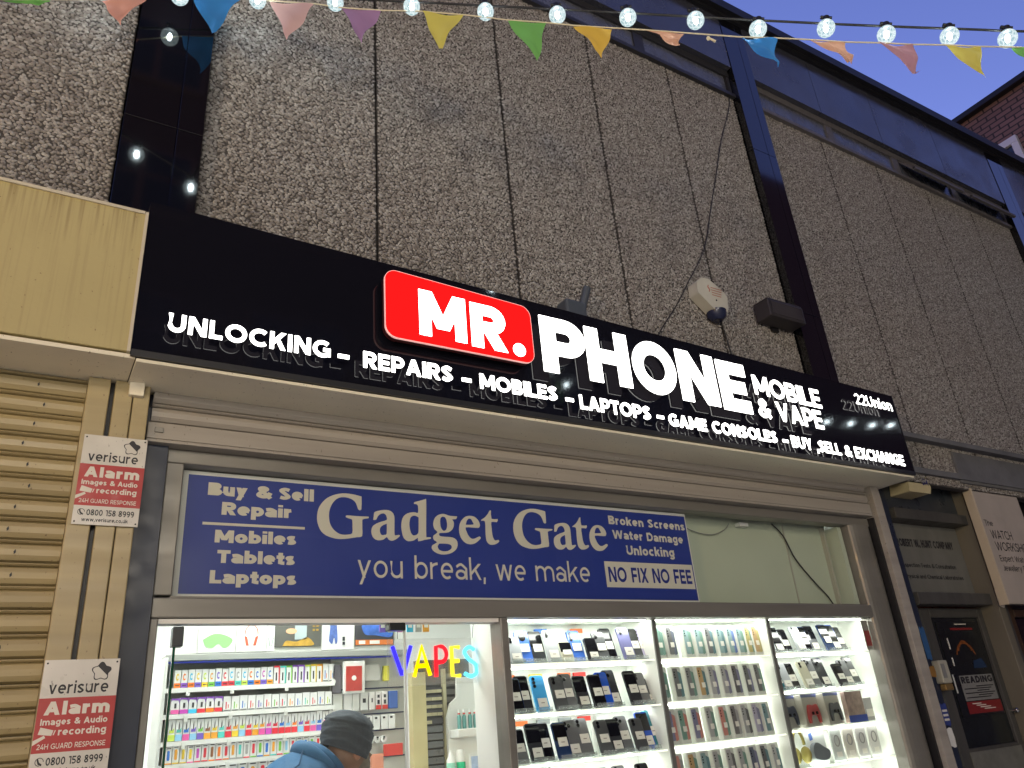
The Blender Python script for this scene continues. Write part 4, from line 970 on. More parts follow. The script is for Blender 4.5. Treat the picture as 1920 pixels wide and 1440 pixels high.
def vbox(x, z, w_, h, c, c2, kind, label, grp):
    o_ = thing('vape_box', (x, 1.2, z), label, 'vape box', grp)
    MB().box(-w_/2+.001, w_/2-.001, 0, .03, 0, h).build('carton', boxw, o_)
    mc, mc2 = mat('vape_'+c, VC[c], .45), mat('vape_'+c2, VC[c2], .45)
    mb = MB()
    if kind == 'band':      # coloured foot, ring shaped print above
        mb.box(-w_/2+.001, w_/2-.001, -.0012, 0, 0, h*.26, 0)
        mb.prism(arc(-w_*.02, h*.60, w_*.24, h*.20, 40, 320, 10)+arc(-w_*.02, h*.60, w_*.12, h*.11, 320, 40, 10), -.001, None, 1)
        mb.box(-w_*.3, w_*.3, -.0016, -.0013, h*.10, h*.15, 2)
    elif kind == 'purpletop':
        mb.box(-w_/2+.001, w_/2-.001, -.0012, 0, 0, h*.26, 0)
        mb.prism([(-w_*.48, h), (w_*.48, h), (w_*.48, h*.62), (w_*.33, h*.86), (-w_*.33, h*.9), (-w_*.48, h*.8)], -.001, None, 1)
        mb.box(-w_*.1, w_*.14, -.001, 0, h*.36, h*.68, 2)
    elif kind == 'bottle':  # dark tip over coloured splash, tinted foot
        mb.box(-w_/2+.001, w_/2-.001, -.0012, 0, 0, h*.30, 0)
        mb.prism([(-w_*.36, h*.38), (w_*.34, h*.38), (w_*.36, h*.62), (w_*.06, h*.5), (-w_*.3, h*.54)], -.001, None, 1)
        mb.prism([(-w_*.08, h*.5), (w_*.06, h*.5), (w_*.07, h*.74), (0, h*.92), (-w_*.07, h*.74)], -.0015, None, 2)
    elif kind == 'device':
        mb.prism(rrect(-w_*.2, w_*.18, h*.22, h*.80, w_*.14, 3), -.0012, None, 1)
        mb.box(-w_*.3, w_*.3, -.001, 0, h*.9, h*.95, 2)
        mb.box(-w_*.45, w_*.45, -.001, 0, 0, h*.07, 0)
    elif kind == 'side':
        mb.box(w_*.30, w_/2-.001, -.0012, 0, 0, h, 0); mb.box(-w_*.16, w_*.06, -.001, 0, h*.16, h*.62, 2)
        mb.box(-w_/2, w_*.3, -.001, 0, h*.9, h, 1)
    else:                   # plain white with small pen print
        mb.box(-w_*.18, -w_*.06, -.001, 0, h*.14, h*.62, 0); mb.box(w_*.12, w_*.2, -.001, 0, h*.2, h*.45, 1); mb.box(-w_*.4, w_*.4, -.001, 0, h*.02, h*.07, 2)
    mb.build('print', [mc, mc2, inkd], o_)
rows = [('top', lips[0]+.005, .646, [('orange', 'yellow', 'band')]+[(a, b, 'band') for a, b in zip('purple orange violet yellow green blue red red teal lime blue orange violet amber'.split(), 'orange cyan yellow lime amber violet red cyan grey cyan orange blue magenta blue'.split())], .0298, .077),
        ('top', lips[0]+.005, 1.095, [(a, a, 'side') for a in 'red teal green purple purple lime yellow amber'.split()]+[('blue', 'orange', 'pen'), ('amber', 'blue', 'pen')], .0305, .082),
        ('second', lips[1]+.005, .642, [(a, 'purple', 'purpletop') for a in 'pink magenta cyan red orange red'.split()], .0375, .066),
        ('second', lips[1]+.005, .868, [(a, b, 'pen') for a, b in zip('red green blue red violet red green red amber blue teal red blue lime'.split(), 'red lime sky orange blue amber red teal orange sky green red amber green'.split())], .0372, .063),
        ('third', lips[2]+.005, .64, [(a, b, 'bottle') for a, b in zip('lime sky pink sky violet amber amber teal red yellow sky red amber pink magenta red red red red sky red pink violet sky red'.split(), 'lime teal blue violet green brown yellow teal red amber lime red yellow amber pink red blue sky orange violet red sky blue pink red'.split())], .0305, .085),
        ('fourth', lips[3]+.005, .636, [(a, b, 'device') for a, b in zip('amber yellow yellow pink red red orange red orange grey grey red green blue amber teal red green blue orange purple lime red pink'.split(), 'blue amber yellow yellow magenta red brown orange red amber teal grey red green blue amber green sky red orange blue green red purple'.split())], .0305, .070),
        ('lowest', lips[4]+.005, .636, [(a, b, 'device') for a, b in zip('red yellow yellow pink red white white green teal red blue amber green grey blue red'.split(), 'red amber yellow magenta red teal grey blue amber red green yellow red blue teal orange'.split())], .045, .09)]
for rn, z, x0, items, pt, h in rows:
    for k, (a, b, kd) in enumerate(items):
        kn = {'band': 'ring printed', 'purpletop': 'purple topped', 'bottle': 'bottle printed', 'device': 'device printed', 'side': 'side striped', 'pen': 'pen printed'}[kd]
        vbox(x0+pt*(k+.5), z+rnd.uniform(0, .001), pt*.97, h*rnd.uniform(.97, 1.03), a, b, kd, f'{kn} vape box in {a} and {b}, {ORD[k]} of its kind, {rn} vape shelf', 'vape boxes on the wall shelves')

# posters standing on the header
def poster(x0, x1, z0, z1, label, m_, shapes, fr=None):
    P = Th('poster_card', ((x0+x1)/2, 1.195, z0), label, 'poster', 'posters on the white header')
    P.part('card', MB().box(x0, x1, 1.193, 1.198, z0, z1), m_)
    for nm, mb, mm in shapes: P.part(nm, mb, mm)
ypx = 1.1915
wcard = mat('poster_white', (.82, .82, .8), .4)
mask = spl([(.755, 2.115), (.80, 2.14), (.845, 2.138), (.89, 2.115), (.875, 2.085), (.85, 2.078), (.826, 2.095), (.80, 2.078), (.77, 2.085), (.755, 2.115)], 4)[:-1]
poster(.735, .905, 2.058, 2.222, 'white poster showing a pale green eye mask', wcard, [('print', MB().prism([(x, z) for x, z in mask], ypx, None), mat('mask_green', (.3, .62, .24), .5))])
hb = arc(.978, 2.138, .033, .046, 0, 180, 14)+arc(.978, 2.138, .029, .042, 180, 0, 14)
poster(.908, 1.05, 2.058, 2.222, 'white poster showing red headphones', wcard, [('print', MB().prism(hb, ypx, None).prism([(.945, 2.13), (.958, 2.125), (.968, 2.085), (.955, 2.085)], ypx, None).prism([(1.011, 2.13), (.998, 2.125), (.988, 2.085), (1.001, 2.085)], ypx, None), mat('headphone_red', (.6, .13, .07), .5))])
poster(1.053, 1.09, 2.058, 2.222, 'narrow white poster showing pale earbuds', wcard, [('print', MB().prism([(1.058, 2.12), (1.063, 2.12), (1.072, 2.08), (1.066, 2.08)], ypx, None).prism([(1.086, 2.12), (1.081, 2.12), (1.075, 2.08), (1.079, 2.08)], ypx, None), mat('bud_grey', (.35, .42, .38), .5))])
dark = mat('poster_slate', (.12, .12, .11), .4, noise=.5, nscale=8)
gold = mat('poster_gold', (.6, .36, .06), .5, noise=.8, nscale=40)
poster(1.092, 1.325, 2.075, 2.226, 'dark poster with golden food and a lit blue tray', dark, [
    ('print', MB().prism(spl([(1.13, 2.08), (1.15, 2.105), (1.2, 2.10), (1.25, 2.12), (1.28, 2.10), (1.275, 2.08), (1.13, 2.08)], 4)[:-1], ypx, None), gold),
    ('print', MB().box(1.19, 1.25, ypx, ypx+.001, 2.11, 2.224), mat('poster_mist', (.42, .5, .52), .5)), ('print', MB().prism(arc(1.172, 2.15, .028, .014, 0, 360, 14)[:-1], ypx-.0004, None), mat('poster_peach', (.7, .42, .25), .5)),
    ('print', MB().box(1.28, 1.292, ypx, ypx+.001, 2.15, 2.16).box(1.298, 1.31, ypx, ypx+.001, 2.15, 2.16).box(1.28, 1.292, ypx, ypx+.001, 2.17, 2.18).box(1.298, 1.31, ypx, ypx+.001, 2.17, 2.18).box(1.28, 1.292, ypx, ypx+.001, 2.19, 2.2).box(1.298, 1.31, ypx, ypx+.001, 2.19, 2.2), gold)])
poster(1.33, 1.50, 2.058, 2.226, 'white poster showing a blue upright gadget', wcard, [
    ('print', MB().prism(spl([(1.365, 2.10), (1.37, 2.16), (1.375, 2.21), (1.40, 2.215), (1.408, 2.16), (1.41, 2.10), (1.40, 2.085), (1.392, 2.115), (1.382, 2.085), (1.365, 2.10)], 4)[:-1], ypx, None), mat('gadget_blue', (.12, .2, .55), .5, noise=.8, nscale=50)),
    ('print', MB().box(1.437, 1.45, ypx, ypx+.001, 2.10, 2.12).box(1.437, 1.45, ypx, ypx+.001, 2.08, 2.095), inkd)])
poster(1.505, 1.72, 2.075, 2.226, 'blue nebula poster with an orange foot', mat('poster_charcoal', (.06, .06, .07), .4), [
    ('print', MB().prism(spl([(1.54, 2.17), (1.58, 2.215), (1.71, 2.222), (1.71, 2.12), (1.62, 2.125), (1.56, 2.13), (1.54, 2.17)], 4)[:-1], ypx, None), mat('nebula_blue', (.08, .2, .7), .5, noise=.9, nscale=26)),
    ('print', MB().box(1.508, 1.716, ypx, ypx+.001, 2.077, 2.103), mat('foot_orange', (.7, .2, .05), .5)), ('print', MB().box(1.525, 1.56, ypx-.0006, ypx+.001, 2.082, 2.099).box(1.585, 1.64, ypx-.0006, ypx+.001, 2.082, 2.099), wcard)])
# hanging accessories right of the vapes
HG = Th('slat_wall', (1.6, 1.3, 0), 'white slatted accessory wall right of the vape shelves', 'slat wall')
HG.part('panel', MB().box(1.411, 1.82, 1.295, 1.32, .02, 2.03), mat('slatwall_white', (.70, .71, .68), .45))
for z in (1.868, 1.745, 1.665, 1.54): HG.part('rail', MB().box(1.42, 1.81, 1.285, 1.294, z, z+.006), mat('rail_navy', (.03, .04, .12), .4))
def pack(nm, x0, x1, z0, z1, y, c, label, extra=()):
    P = Th(nm, ((x0+x1)/2, y, z0), label, 'accessory', 'accessories on the slat wall')
    P.part('pack', MB().box(x0, x1, y, y+.02, z0, z1), mat('acc_'+label.split()[0]+label.split()[1], c, .4), bev=.003)
    for n_, mb, mm in extra: P.part(n_, mb, mm)
ring = lambda x, y, z, r: ('ring', MB().prism(arc(x, z, r, r, 0, 360, 16)[:-1], y-.002, y-.0005), wcard)
pack('tablet_case', 1.39, 1.437, 1.85, 1.985, 1.20, (.13, .12, .14), 'grey violet tablet case hanging by the end of the vape boxes', [ring(1.395, 1.20, 1.905, .012)])
P_ = Th('tablet_case', (1.5, 1.19, 1.85), 'red tablet case with white round window, in a white frame', 'accessory', 'accessories on the slat wall')
P_.part('frame', MB().box(1.443, 1.557, 1.19, 1.205, 1.845, 2.0), wcard, bev=.003); P_.part('case', MB().box(1.456, 1.540, 1.186, 1.1895, 1.857, 1.975), mat('case_red', (.55, .06, .05), .35, noise=.3, nscale=30))
P_.part('ring', MB().prism(arc(1.497, 1.918, .012, .012, 0, 360, 18)[:-1], 1.183, 1.1855), wcard)
pack('leaflet', 1.56, 1.66, 1.905, 1.985, 1.23, (.7, .68, .66), 'white leaflet pack hanging askew beside the red case')
pack('leaflet', 1.672, 1.705, 1.90, 1.975, 1.22, (.75, .68, .08), 'yellow card pack hanging behind the neon sign edge')
for k, (xa, xb, c, lb) in enumerate(((1.40, 1.45, (.75, .76, .74), 'pale clear pack hanging under the grey case'), (1.458, 1.50, (.8, .8, .8), 'plain white slim box with red side, under the red case'), (1.503, 1.54, (.8, .8, .79), 'second white slim box under the red case'), (1.545, 1.585, (.78, .78, .78), 'white slim box printed with a dark coil'),
                                   (1.592, 1.622, (.8, .76, .75), 'white and red cable box, nearest the dark coil box'), (1.627, 1.657, (.81, .76, .75), 'white and red cable box in the middle of three'), (1.662, 1.692, (.79, .76, .75), 'white and red cable box nearest the blue pack'), (1.70, 1.75, (.05, .12, .4), 'blue framed pack under the neon sign'))):
    ex = []
    if 'cable box' in lb: ex = [('red_foot', MB().box(xa, xb, 1.2175, 1.2195, 1.765, 1.785), mat('foot_red', (.6, .04, .03), .4)), ('print', MB().box(xa+.009, xb-.009, 1.2175, 1.2195, 1.79, 1.81).box(xa+.009, xb-.009, 1.2175, 1.2195, 1.82, 1.835), inkd)]
    if 'coil' in lb: ex = [('print', MB().box(xa+.012, xb-.012, 1.2175, 1.2195, 1.80, 1.82), inkd)]
    pack('cable_box', xa, xb, 1.765, 1.85, 1.22, c, lb, ex)
for k, x in enumerate((1.592, 1.632, 1.675, 1.715)):
    pack('charger_box', x-.018, x+.018, 1.67, 1.738, 1.22, (.8, .8-.004*k, .79), f'small white charger box, {ORD[k]} in the row under the cable boxes', [('print', MB().box(x-.01, x+.002, 1.2175, 1.2195, 1.72, 1.73), inkd)])
for k, x in enumerate((1.595, 1.63, 1.665)):
    P_ = Th('cable_reel', (x, 1.21, 1.6), f'white cable reel, {ORD[k]} in the row below the charger boxes', 'cable reel', 'white cable reels on the slat wall')
    P_.part('reel', MB().prism(arc(x, 1.625, .0165, .0165, 0, 360, 18)[:-1], 1.21, 1.23, holes=[arc(x, 1.625, .005, .005, 0, 360, 10)[:-1]]), wcard); P_.part('print', MB().box(x-.004, x+.006, 1.207, 1.2095, 1.63, 1.638), inkd)
pack('carton', 1.66, 1.76, 1.545, 1.60, 1.19, (.6, .05, .04), 'red carton on the shelf left of the beige post')
pack('carton', 1.59, 1.655, 1.47, 1.56, 1.19, (.75, .3, .2), 'orange and white carton behind the stooping man')
# beige post, dark gantry, white bottle stand
tag(MB().box(1.80, 1.878, 1.15, 1.2, .02, 1.93).build('beige_post', mat('beige_board', (.55, .48, .26), .5, noise=.2)), 'flat beige post between the accessory wall and the dark cigarette gantry', 'post')
GT = Th('cigarette_gantry', (1.95, 1.3, 0), 'dark grey slatted cigarette gantry behind the shop counter', 'gantry')
GT.part('back_panel', MB().box(1.88, 2.2, 1.26, 1.3, .02, 2.0), mat('gantry_dark', (.05, .052, .055), .4))
gsl = mat('gantry_slat', (.17, .18, .19), .35, noise=.3, nscale=12); gpr = mat('gantry_price', (.5, .46, .3), .5)
for k in range(11):
    z = 1.86-.038*k
    GT.part('slat', MB().box(1.885, 2.02, 1.245, 1.259, z-.033, z-.002), gsl if k > 4 else mat('gantry_upper_slat', (.07, .07, .08), .4), bev=.002)  # upper slats in a darker grey
    if k < 5:
        for q in range(4 if k < 4 else 2): GT.part('price_strip', MB().box(1.889+q*.032, 1.919+q*.032, 1.2405, 1.2445, z-.030, z-.014), gpr)
GT.part('frame_post', MB().box(2.022, 2.04, 1.235, 1.259, .02, 1.95), gpr)
for k in range(6): GT.part('shelf_blade', MB().box(2.042, 2.16, 1.245, 1.259, 1.90-.04*k, 1.925-.04*k), mat('gantry_blade', (.16, .16, .15), .4))
ST = Th('bottle_stand', (2.15, 1.2, 0), 'white stepped counter stand holding dark labelled bottles', 'display stand')
ST.part('back_board', MB().prism([(2.03, 1.0), (2.26, 1.0), (2.26, 1.90), (2.09, 1.90), (2.085, 1.80), (2.045, 1.77), (2.02, 1.70)], 1.20, 1.22), iw)
ST.part('tray', MB().box(2.03, 2.26, 1.10, 1.199, 1.60, 1.64), iw, bev=.004)
for k, x in enumerate((2.06, 2.09, 2.125, 2.155)):
    P_ = Th('liquid_bottle', (x, 1.14, 1.641), f'small liquid bottle with red collar, {ORD[k]} on the white stand', 'bottle', 'liquid bottles on the white stand')
    P_.part('bottle', MB().tube([(x, 1.14, 1.641), (x, 1.14, 1.70), (x, 1.14, 1.71)], [.011, .011, .006], 10), mat('bottle_teal', (.12, .3, .28), .3)); P_.part('collar', MB().tube([(x, 1.14, 1.7105), (x, 1.14, 1.718)], .007, 10), mat('collar_red', (.6, .06, .05), .4)); P_.part('cap', MB().tube([(x, 1.14, 1.7185), (x, 1.14, 1.735)], .005, 8), wcard)
for x, y, lb, c in ((1.93, 1.0, 'pointed white bottle with pale green label on the counter', (.3, .65, .5)), (1.985, 1.0, 'straight white bottle with strong green label on the counter', (.03, .5, .25))):
    P_ = Th('spray_bottle', (x, y, 1.3), lb, 'bottle', 'white bottles on the counter')
    P_.part('bottle', MB().tube([(x, y, 1.3), (x, y, 1.50), (x, y, 1.525), (x, y, 1.545)], [.022, .022, .02 if 'straight' in lb else .010, .018 if 'straight' in lb else .006], 14), whitep); P_.part('label', MB().tube([(x, y, 1.42), (x, y, 1.49)], .0228, 14, caps=False), mat('label_'+lb.split()[0], c, .4))
CT = Th('shop_counter', (1.9, 1.0, 0), 'white shop counter below the cigarette gantry', 'counter')
CT.part('top', MB().box(1.45, 2.3, .85, 1.12, 1.26, 1.3), iw, bev=.004); CT.part('front', MB().box(1.47, 2.28, .87, 1.10, .02, 1.26), iw)
P_ = Th('menu_stand', (2.06, 1.0, 1.3), 'clear stand with a blue printed price sheet on the counter', 'menu stand')
P_.part('sheet', MB().box(2.02, 2.10, .95, .955, 1.301, 1.51), mat('sheet_blue', (.45, .55, .75), .4, noise=.4, nscale=40)); P_.part('frame', MB().box(2.012, 2.108, .956, .962, 1.301, 1.52), whitep)
P_ = Th('sweet_box', (2.15, 1.0, 1.3), 'orange and yellow cardboard sweet box beside the price sheet', 'box')
P_.part('upper_box', MB().box(2.12, 2.19, .96, 1.02, 1.45, 1.545), mat('sweet_orange', (.8, .25, .06), .4), bev=.003); P_.part('lower_box', MB().box(2.12, 2.19, .96, 1.02, 1.301, 1.449), mat('sweet_yellow', (.85, .65, .05), .4), bev=.003)
# things on the left inner wall, packets over the neon
P_ = Th('yellow_roll', (.40, .42, 1.2), 'tall yellow packet hanging on the wall just inside the doorway', 'packet')
P_.part('packet', MB().box(.374, .385, .36, .50, 1.25, 1.80), mat('packet_yellow', (.75, .68, .18), .4, noise=.3, nscale=14, stretch=(1, 1, .15)))
P_ = Th('cyan_card', (.38, .42, 2.0), 'small cyan card stuck high on the wall inside the doorway', 'card'); P_.part('card', MB().box(.374, .378, .30, .40, 2.0, 2.07), mat('card_cyan', (.1, .5, .75), .4))
P_ = Th('blue_strap', (.38, .5, 1.8), 'dark blue strap looped across the wall inside the doorway', 'strap')
P_.part('strap', MB().tube([(.382, .30, 1.86), (.386, .5, 1.93), (.384, .62, 1.95)], .007, 6).tube([(.382, .30, 1.80), (.388, .5, 1.86), (.384, .66, 1.90)], .007, 6), mat('strap_blue', (.02, .06, .3), .4))
for k, (x, c) in enumerate(((1.475, 'violet'), (1.52, 'lime'), (1.565, 'pink'), (1.615, 'cyan'), (1.66, 'grey'), (1.70, 'amber'))):
    P_ = Th('hanging_packet', (x, .75, 2.1), f'{c} packet, {ORD[k]} in the row hanging above the neon sign', 'packet', 'packets hanging above the neon sign')
    P_.part('packet', MB().box(x-.016, x+.016, .75, .756, 2.08, 2.17), mat('vape_'+c, VC[c], .45)); P_.part('label', MB().box(x-.01, x+.01, .748, .7495, 2.10, 2.13), wcard)
tag(MB().tube([(1.45, .753, 2.175), (1.74, .753, 2.178)], .004, 6).build('hanging_rail', whitep), 'thin white rail carrying the packets above the neon sign', 'rail')

# ------------------------------------------------------------------ neon sign
NS = Th('neon_sign', (1.58, .4, 1.83), 'multicoloured neon letters on a clear sheet hanging inside the glass', 'neon sign')
NS.part('clear_sheet', MB().box(1.352, 1.773, .408, .412, 1.815, 2.005), glassy('clear_acrylic', (.98, .98, .98), 1.2, alpha=.05))
def neon(nm, cl, s, paths):
    mb = MB()
    for pth in paths: mb.tube([(x, .40, z) for x, z in pth], .0088, 8)
    NS.part('letter', mb, glow('neon_'+nm, cl, s))
neon('blue', (.03, .02, 1), 1.6, [[(1.372, 1.975), (1.414, 1.858), (1.420, 1.858), (1.457, 1.975)]])
neon('yellow', (1, .62, .0), 1.5, [[(1.470, 1.850), (1.508, 1.972), (1.545, 1.852)], [(1.486, 1.892), (1.531, 1.893)]])
neon('red', (1, .012, .02), 1.5, [[(1.573, 1.846), (1.576, 1.970)]+[(1.600+.026*math.cos(R(a)), 1.938+.032*math.sin(R(a))) for a in range(90, -91, -20)]+[(1.578, 1.904)]])
neon('lemon', (1, .8, .03), 1.4, [[(1.690, 1.846), (1.652, 1.848), (1.652, 1.967), (1.690, 1.965)], [(1.655, 1.908), (1.686, 1.908)]])
neon('cyan', (.12, .72, 1), 1.4, [spl([(1.765, 1.952), (1.742, 1.965), (1.716, 1.945), (1.735, 1.915), (1.768, 1.89), (1.770, 1.855), (1.742, 1.842), (1.712, 1.855)], 5)])
NS.part('hanging_wire', MB().tube([(1.40, .41, 2.005), (1.40, .42, 2.70)], .0015, 5).tube([(1.765, .41, 2.005), (1.766, .4, 2.05), (1.768, .38, 2.10), (1.768, .38, 2.7)], .0015, 5), blackmetal)
# ------------------------------------------------------------------ stooping man in the shop
def skin(nm, joints, edges, mats, parent, loc, root=0, sub=2, fn=None):
    me = bpy.data.meshes.new(nm)
    me.from_pydata([tuple(Vector(p[:3])-Vector(loc)) for p in joints], edges, [])
    o = bpy.data.objects.new(nm, me); COL.objects.link(o)
    o.modifiers.new('skin', 'SKIN').use_smooth_shade = True
    sv = me.skin_vertices[0].data if me.skin_vertices else None
    if sv is None:
        bm = bmesh.new(); bm.from_mesh(me); bm.verts.layers.skin.verify(); bm.to_mesh(me); bm.free(); sv = me.skin_vertices[0].data
    for i, p in enumerate(joints):
        rr = p[3]; sv[i].radius = rr if isinstance(rr, tuple) else (rr, rr)
    sv[root].use_root = True
    s_ = o.modifiers.new('sub', 'SUBSURF'); s_.levels = sub; s_.render_levels = sub
    dg = bpy.context.evaluated_depsgraph_get()
    m2 = bpy.data.meshes.new_from_object(o.evaluated_get(dg))
    m2.name = nm; o.modifiers.clear(); o.data = m2
    m2.materials.clear(); m2.materials.append(mats)
    m2.polygons.foreach_set('use_smooth', [True]*len(m2.polygons))
    if fn:
        for v in m2.vertices: v.co = fn(v.co+Vector(loc))-Vector(loc)
    o.parent = parent
    return o
PL = (.80, .62, .02)
PN = Th('person', PL, 'stooping man in a blue hoodie and dark grey turban, back turned to the door', 'person')
skinm = mat('brown_skin', (.20, .105, .065), .5, noise=.15, nscale=20)
hood = mat('blue_hoodie', (.03, .12, .26), .85, noise=.35, nscale=7, bump=.25, bscale=25)
hx, hy, hz = 1.245, .60, 1.585
J = [(.72, .62, .94, .12), (.84, .62, 1.16, .12), (.98, .62, 1.36, .13), (1.10, .61, 1.47, .09), (1.18, .605, 1.52, .056), (1.235, .60, 1.575, (.075, .08)), (1.26, .60, 1.63, .075),
     (1.06, .43, 1.42, .055), (1.16, .40, 1.20, .042), (1.32, .46, 1.06, .032), (1.38, .50, 1.05, .026),
     (1.06, .81, 1.42, .055), (1.18, .84, 1.20, .042), (1.34, .80, 1.06, .032), (1.40, .77, 1.05, .026),
     (.74, .53, .86, .085), (.80, .51, .48, .06), (.76, .50, .09, .042), (.88, .49, .05, .036),
     (.74, .71, .86, .085), (.80, .73, .48, .06), (.76, .74, .09, .042), (.88, .75, .05, .036)]
E_ = [(0, 1), (1, 2), (2, 3), (3, 4), (4, 5), (5, 6), (3, 7), (7, 8), (8, 9), (9, 10), (3, 11), (11, 12), (12, 13), (13, 14), (0, 15), (15, 16), (16, 17), (17, 18), (0, 19), (19, 20), (20, 21), (21, 22)]
body = skin('body', J, E_, skinm, PN.o, PL)
for s, (bx, by, bz) in ((-1, J[10][:3]), (1, J[14][:3])):   # five fingers on each hand, resting on the counter side
    for k in range(4):
        ln = (.062, .070, .066, .052)[k]; yy = by+(k-1.5)*.018
        PN.part('finger', MB().tube([(bx-.005, yy, bz), (bx+.02, yy, bz+.006), (bx+.02+ln*.5, yy, bz+.002), (bx+.02+ln*.85, yy, bz-.016), (bx+.022+ln*.95, yy, bz-.03)], [.010, .0095, .009, .008, .006], 8), skinm)
    PN.part('thumb', MB().tube([(bx-.02, by-s*.022, bz), (bx+.012, by-s*.045, bz-.004), (bx+.04, by-s*.05, bz-.014)], [.011, .010, .008], 8), skinm)
# hoodie: torso loft whose back follows the rounded stoop, sleeves to the wrist
spine = [(.70, .62, .93, .15, .20), (.76, .62, 1.05, .15, .205), (.83, .62, 1.17, .155, .215), (.90, .62, 1.28, .16, .225), (.975, .615, 1.385, .165, .235), (1.045, .61, 1.46, .155, .225), (1.11, .605, 1.505, .125, .18), (1.16, .605, 1.525, .085, .115), (1.185, .605, 1.532, .07, .08)]
mb = MB(); n = 28; vs = []
for i, (x, y, z, ra, rb) in enumerate(spine):
    a = Vector(spine[max(i-1, 0)][:3]); b = Vector(spine[min(i+1, len(spine)-1)][:3]); d = (b-a).normalized(); nrm = Vector((-d.z, 0, d.x)); sd_ = Vector((0, 1, 0))
    for k in range(n):
        t_ = 2*math.pi*k/n
        wr = 1+.022*math.sin(5*t_+i*1.3)+.016*math.sin(9*t_-i*2.1)
        vs.append(Vector((x, y, z))+nrm*ra*math.cos(t_)*wr+sd_*rb*math.sin(t_)*wr)
mb.add(vs, [(i*n+k, i*n+(k+1) % n, (i+1)*n+(k+1) % n, (i+1)*n+k) for i in range(len(spine)-1) for k in range(n)], 0, True)
ho = PN.part('hoodie', mb, hood)
sb = ho.modifiers.new('sub', 'SUBSURF'); sb.levels = 1; sb.render_levels = 2
for s, a in ((-1, 7), (1, 11)):
    p0 = (1.03, .61+s*.13, 1.45)
    mb = MB().tube([p0, J[a][:3], tuple((Vector(J[a][:3])+Vector(J[a+1][:3]))/2), J[a+1][:3], tuple((Vector(J[a+1][:3])+Vector(J[a+2][:3]))/2), J[a+2][:3]], [.10, .088, .072, .066, .054, .042], 16)
    PN.sub(ho, 'sleeve', mb, hood)
# collapsed hood: a thick soft roll round the neck, seam down the back
mb = MB()
def roll(cx, cy, cz, R1, r_, tilt, squash):
    P_ = []
    for k in range(21):
        t_ = R(-125+250*k/20)
        v = Vector((-math.cos(t_)*R1, math.sin(t_)*R1*squash, 0)); v.rotate(Matrix.Rotation(tilt, 3, 'Y')); P_.append((cx+v.x, cy+v.y, cz+v.z))
    return P_
mb.tube(roll(1.155, .605, 1.555, .085, .03, R(38), 1.2), [.014+.016*math.sin(math.pi*k/20) for k in range(21)], 12)
mb.tube(roll(1.125, .605, 1.545, .10, .03, R(42), 1.2), [.014+.018*math.sin(math.pi*k/20) for k in range(21)], 12)
PN.part('hood', mb, hood)
PN.part('back_seam', MB().tube([(.80, .455, 1.43), (.90, .44, 1.50), (1.0, .445, 1.555), (1.03, .50, 1.605)], .003, 5), mat('seam_blue', (.02, .07, .17), .9))
mb = MB()
for s in (-1, 1):
    yy = .62+s*.10
    mb.tube([(.72, yy, .98), (.76, yy+s*.01, .70), (.80, yy+s*.01, .47), (.77, yy+s*.01, .12)], [.12, .10, .082, .065], 16)
mb.ball((.72, .62, .95), .14, .19, .13)
PN.part('trousers', mb, mat('dark_trousers', (.02, .022, .03), .8))
for s in (-1, 1): PN.part('shoe', MB().ball((.83, .62+s*.125, .065), .13, .05, .05), blackmetal)
# turban: wrapped cloth with raised overlapping folds
turb = mat('dark_grey_turban', (.035, .046, .062), .85, noise=.3, nscale=14, bump=.2, bscale=60)
nu, nv = 56, 34; vs = []
ax = Matrix.Rotation(R(14), 3, 'Y') @ Matrix.Rotation(R(-4), 3, 'X')
for j in range(nv+1):
    v = j/nv; zz = -.055+.160*v
    prof_ = (1-max(0, (v-.30)/.70)**3.4)**.5 if v < 1 else 0.0
    base_ = .098*(1+.10*math.sin(math.pi*min(v*1.1, 1)))*prof_
    for i in range(nu):
        a = 2*math.pi*i/nu
        w1 = (v*3.6+1.5*abs(math.sin((a+1.9)/2))+.12*math.sin(3*a)) % 1.0; w2 = (v*5-1.1*abs(math.sin((a-.9)/2))+.1*math.sin(5*a+1)) % 1.0
        fold = .0055*w1*w1+.003*w2+(.007 if v > .70+.07*math.sin(a+.5) else 0)
        q = Vector(((base_+fold)*1.0*math.cos(a), (base_+fold)*.92*math.sin(a), zz+.018*math.sin(a-.9)*(1-v))); q.rotate(ax)
        vs.append((hx+q.x, hy+q.y, 1.637+q.z))
PN.part('turban', MB().add(vs, [(j*nu+i, j*nu+(i+1) % nu, (j+1)*nu+(i+1) % nu, (j+1)*nu+i) for j in range(nv) for i in range(nu)], 0, True), turb)
# head detail
mb = MB().ball((hx+.012, hy, 1.575), .082, .074, .085, 18, 12); mb.tube([(1.16, .605, 1.50), (1.215, .603, 1.55)], [.058, .056], 14)
PN.part('head', mb, skinm)
mb = MB().ball((1.262, .522, 1.580), .020, .010, .031, 14, 10).ball((1.259, .515, 1.584), .012, .006, .02, 10, 8)
PN.part('ear', mb, mat('ear_skin', (.36, .17, .10), .45))
mb = MB().ball((1.262, .678, 1.580), .020, .010, .031, 14, 10); PN.part('ear', mb, MATS['ear_skin'])
mb = MB().ball((1.300, .60, 1.535), .045, .062, .055, 16, 10, fn=lambda d: 1+.06*math.sin(40*d.x)*math.sin(37*d.z+11*d.y)); PN.part('beard', mb, mat('greying_beard', (.16, .14, .11), .9, noise=.7, nscale=60))
PN.part('nose', MB().tube([(1.318, .60, 1.585), (1.345, .60, 1.560), (1.333, .60, 1.552)], [.009, .014, .010], 10), skinm)
for s in (-1, 1): PN.part('eye', MB().ball((1.318, .60+s*.03, 1.588), .009), mat('eye_white', (.6, .58, .55), .2))

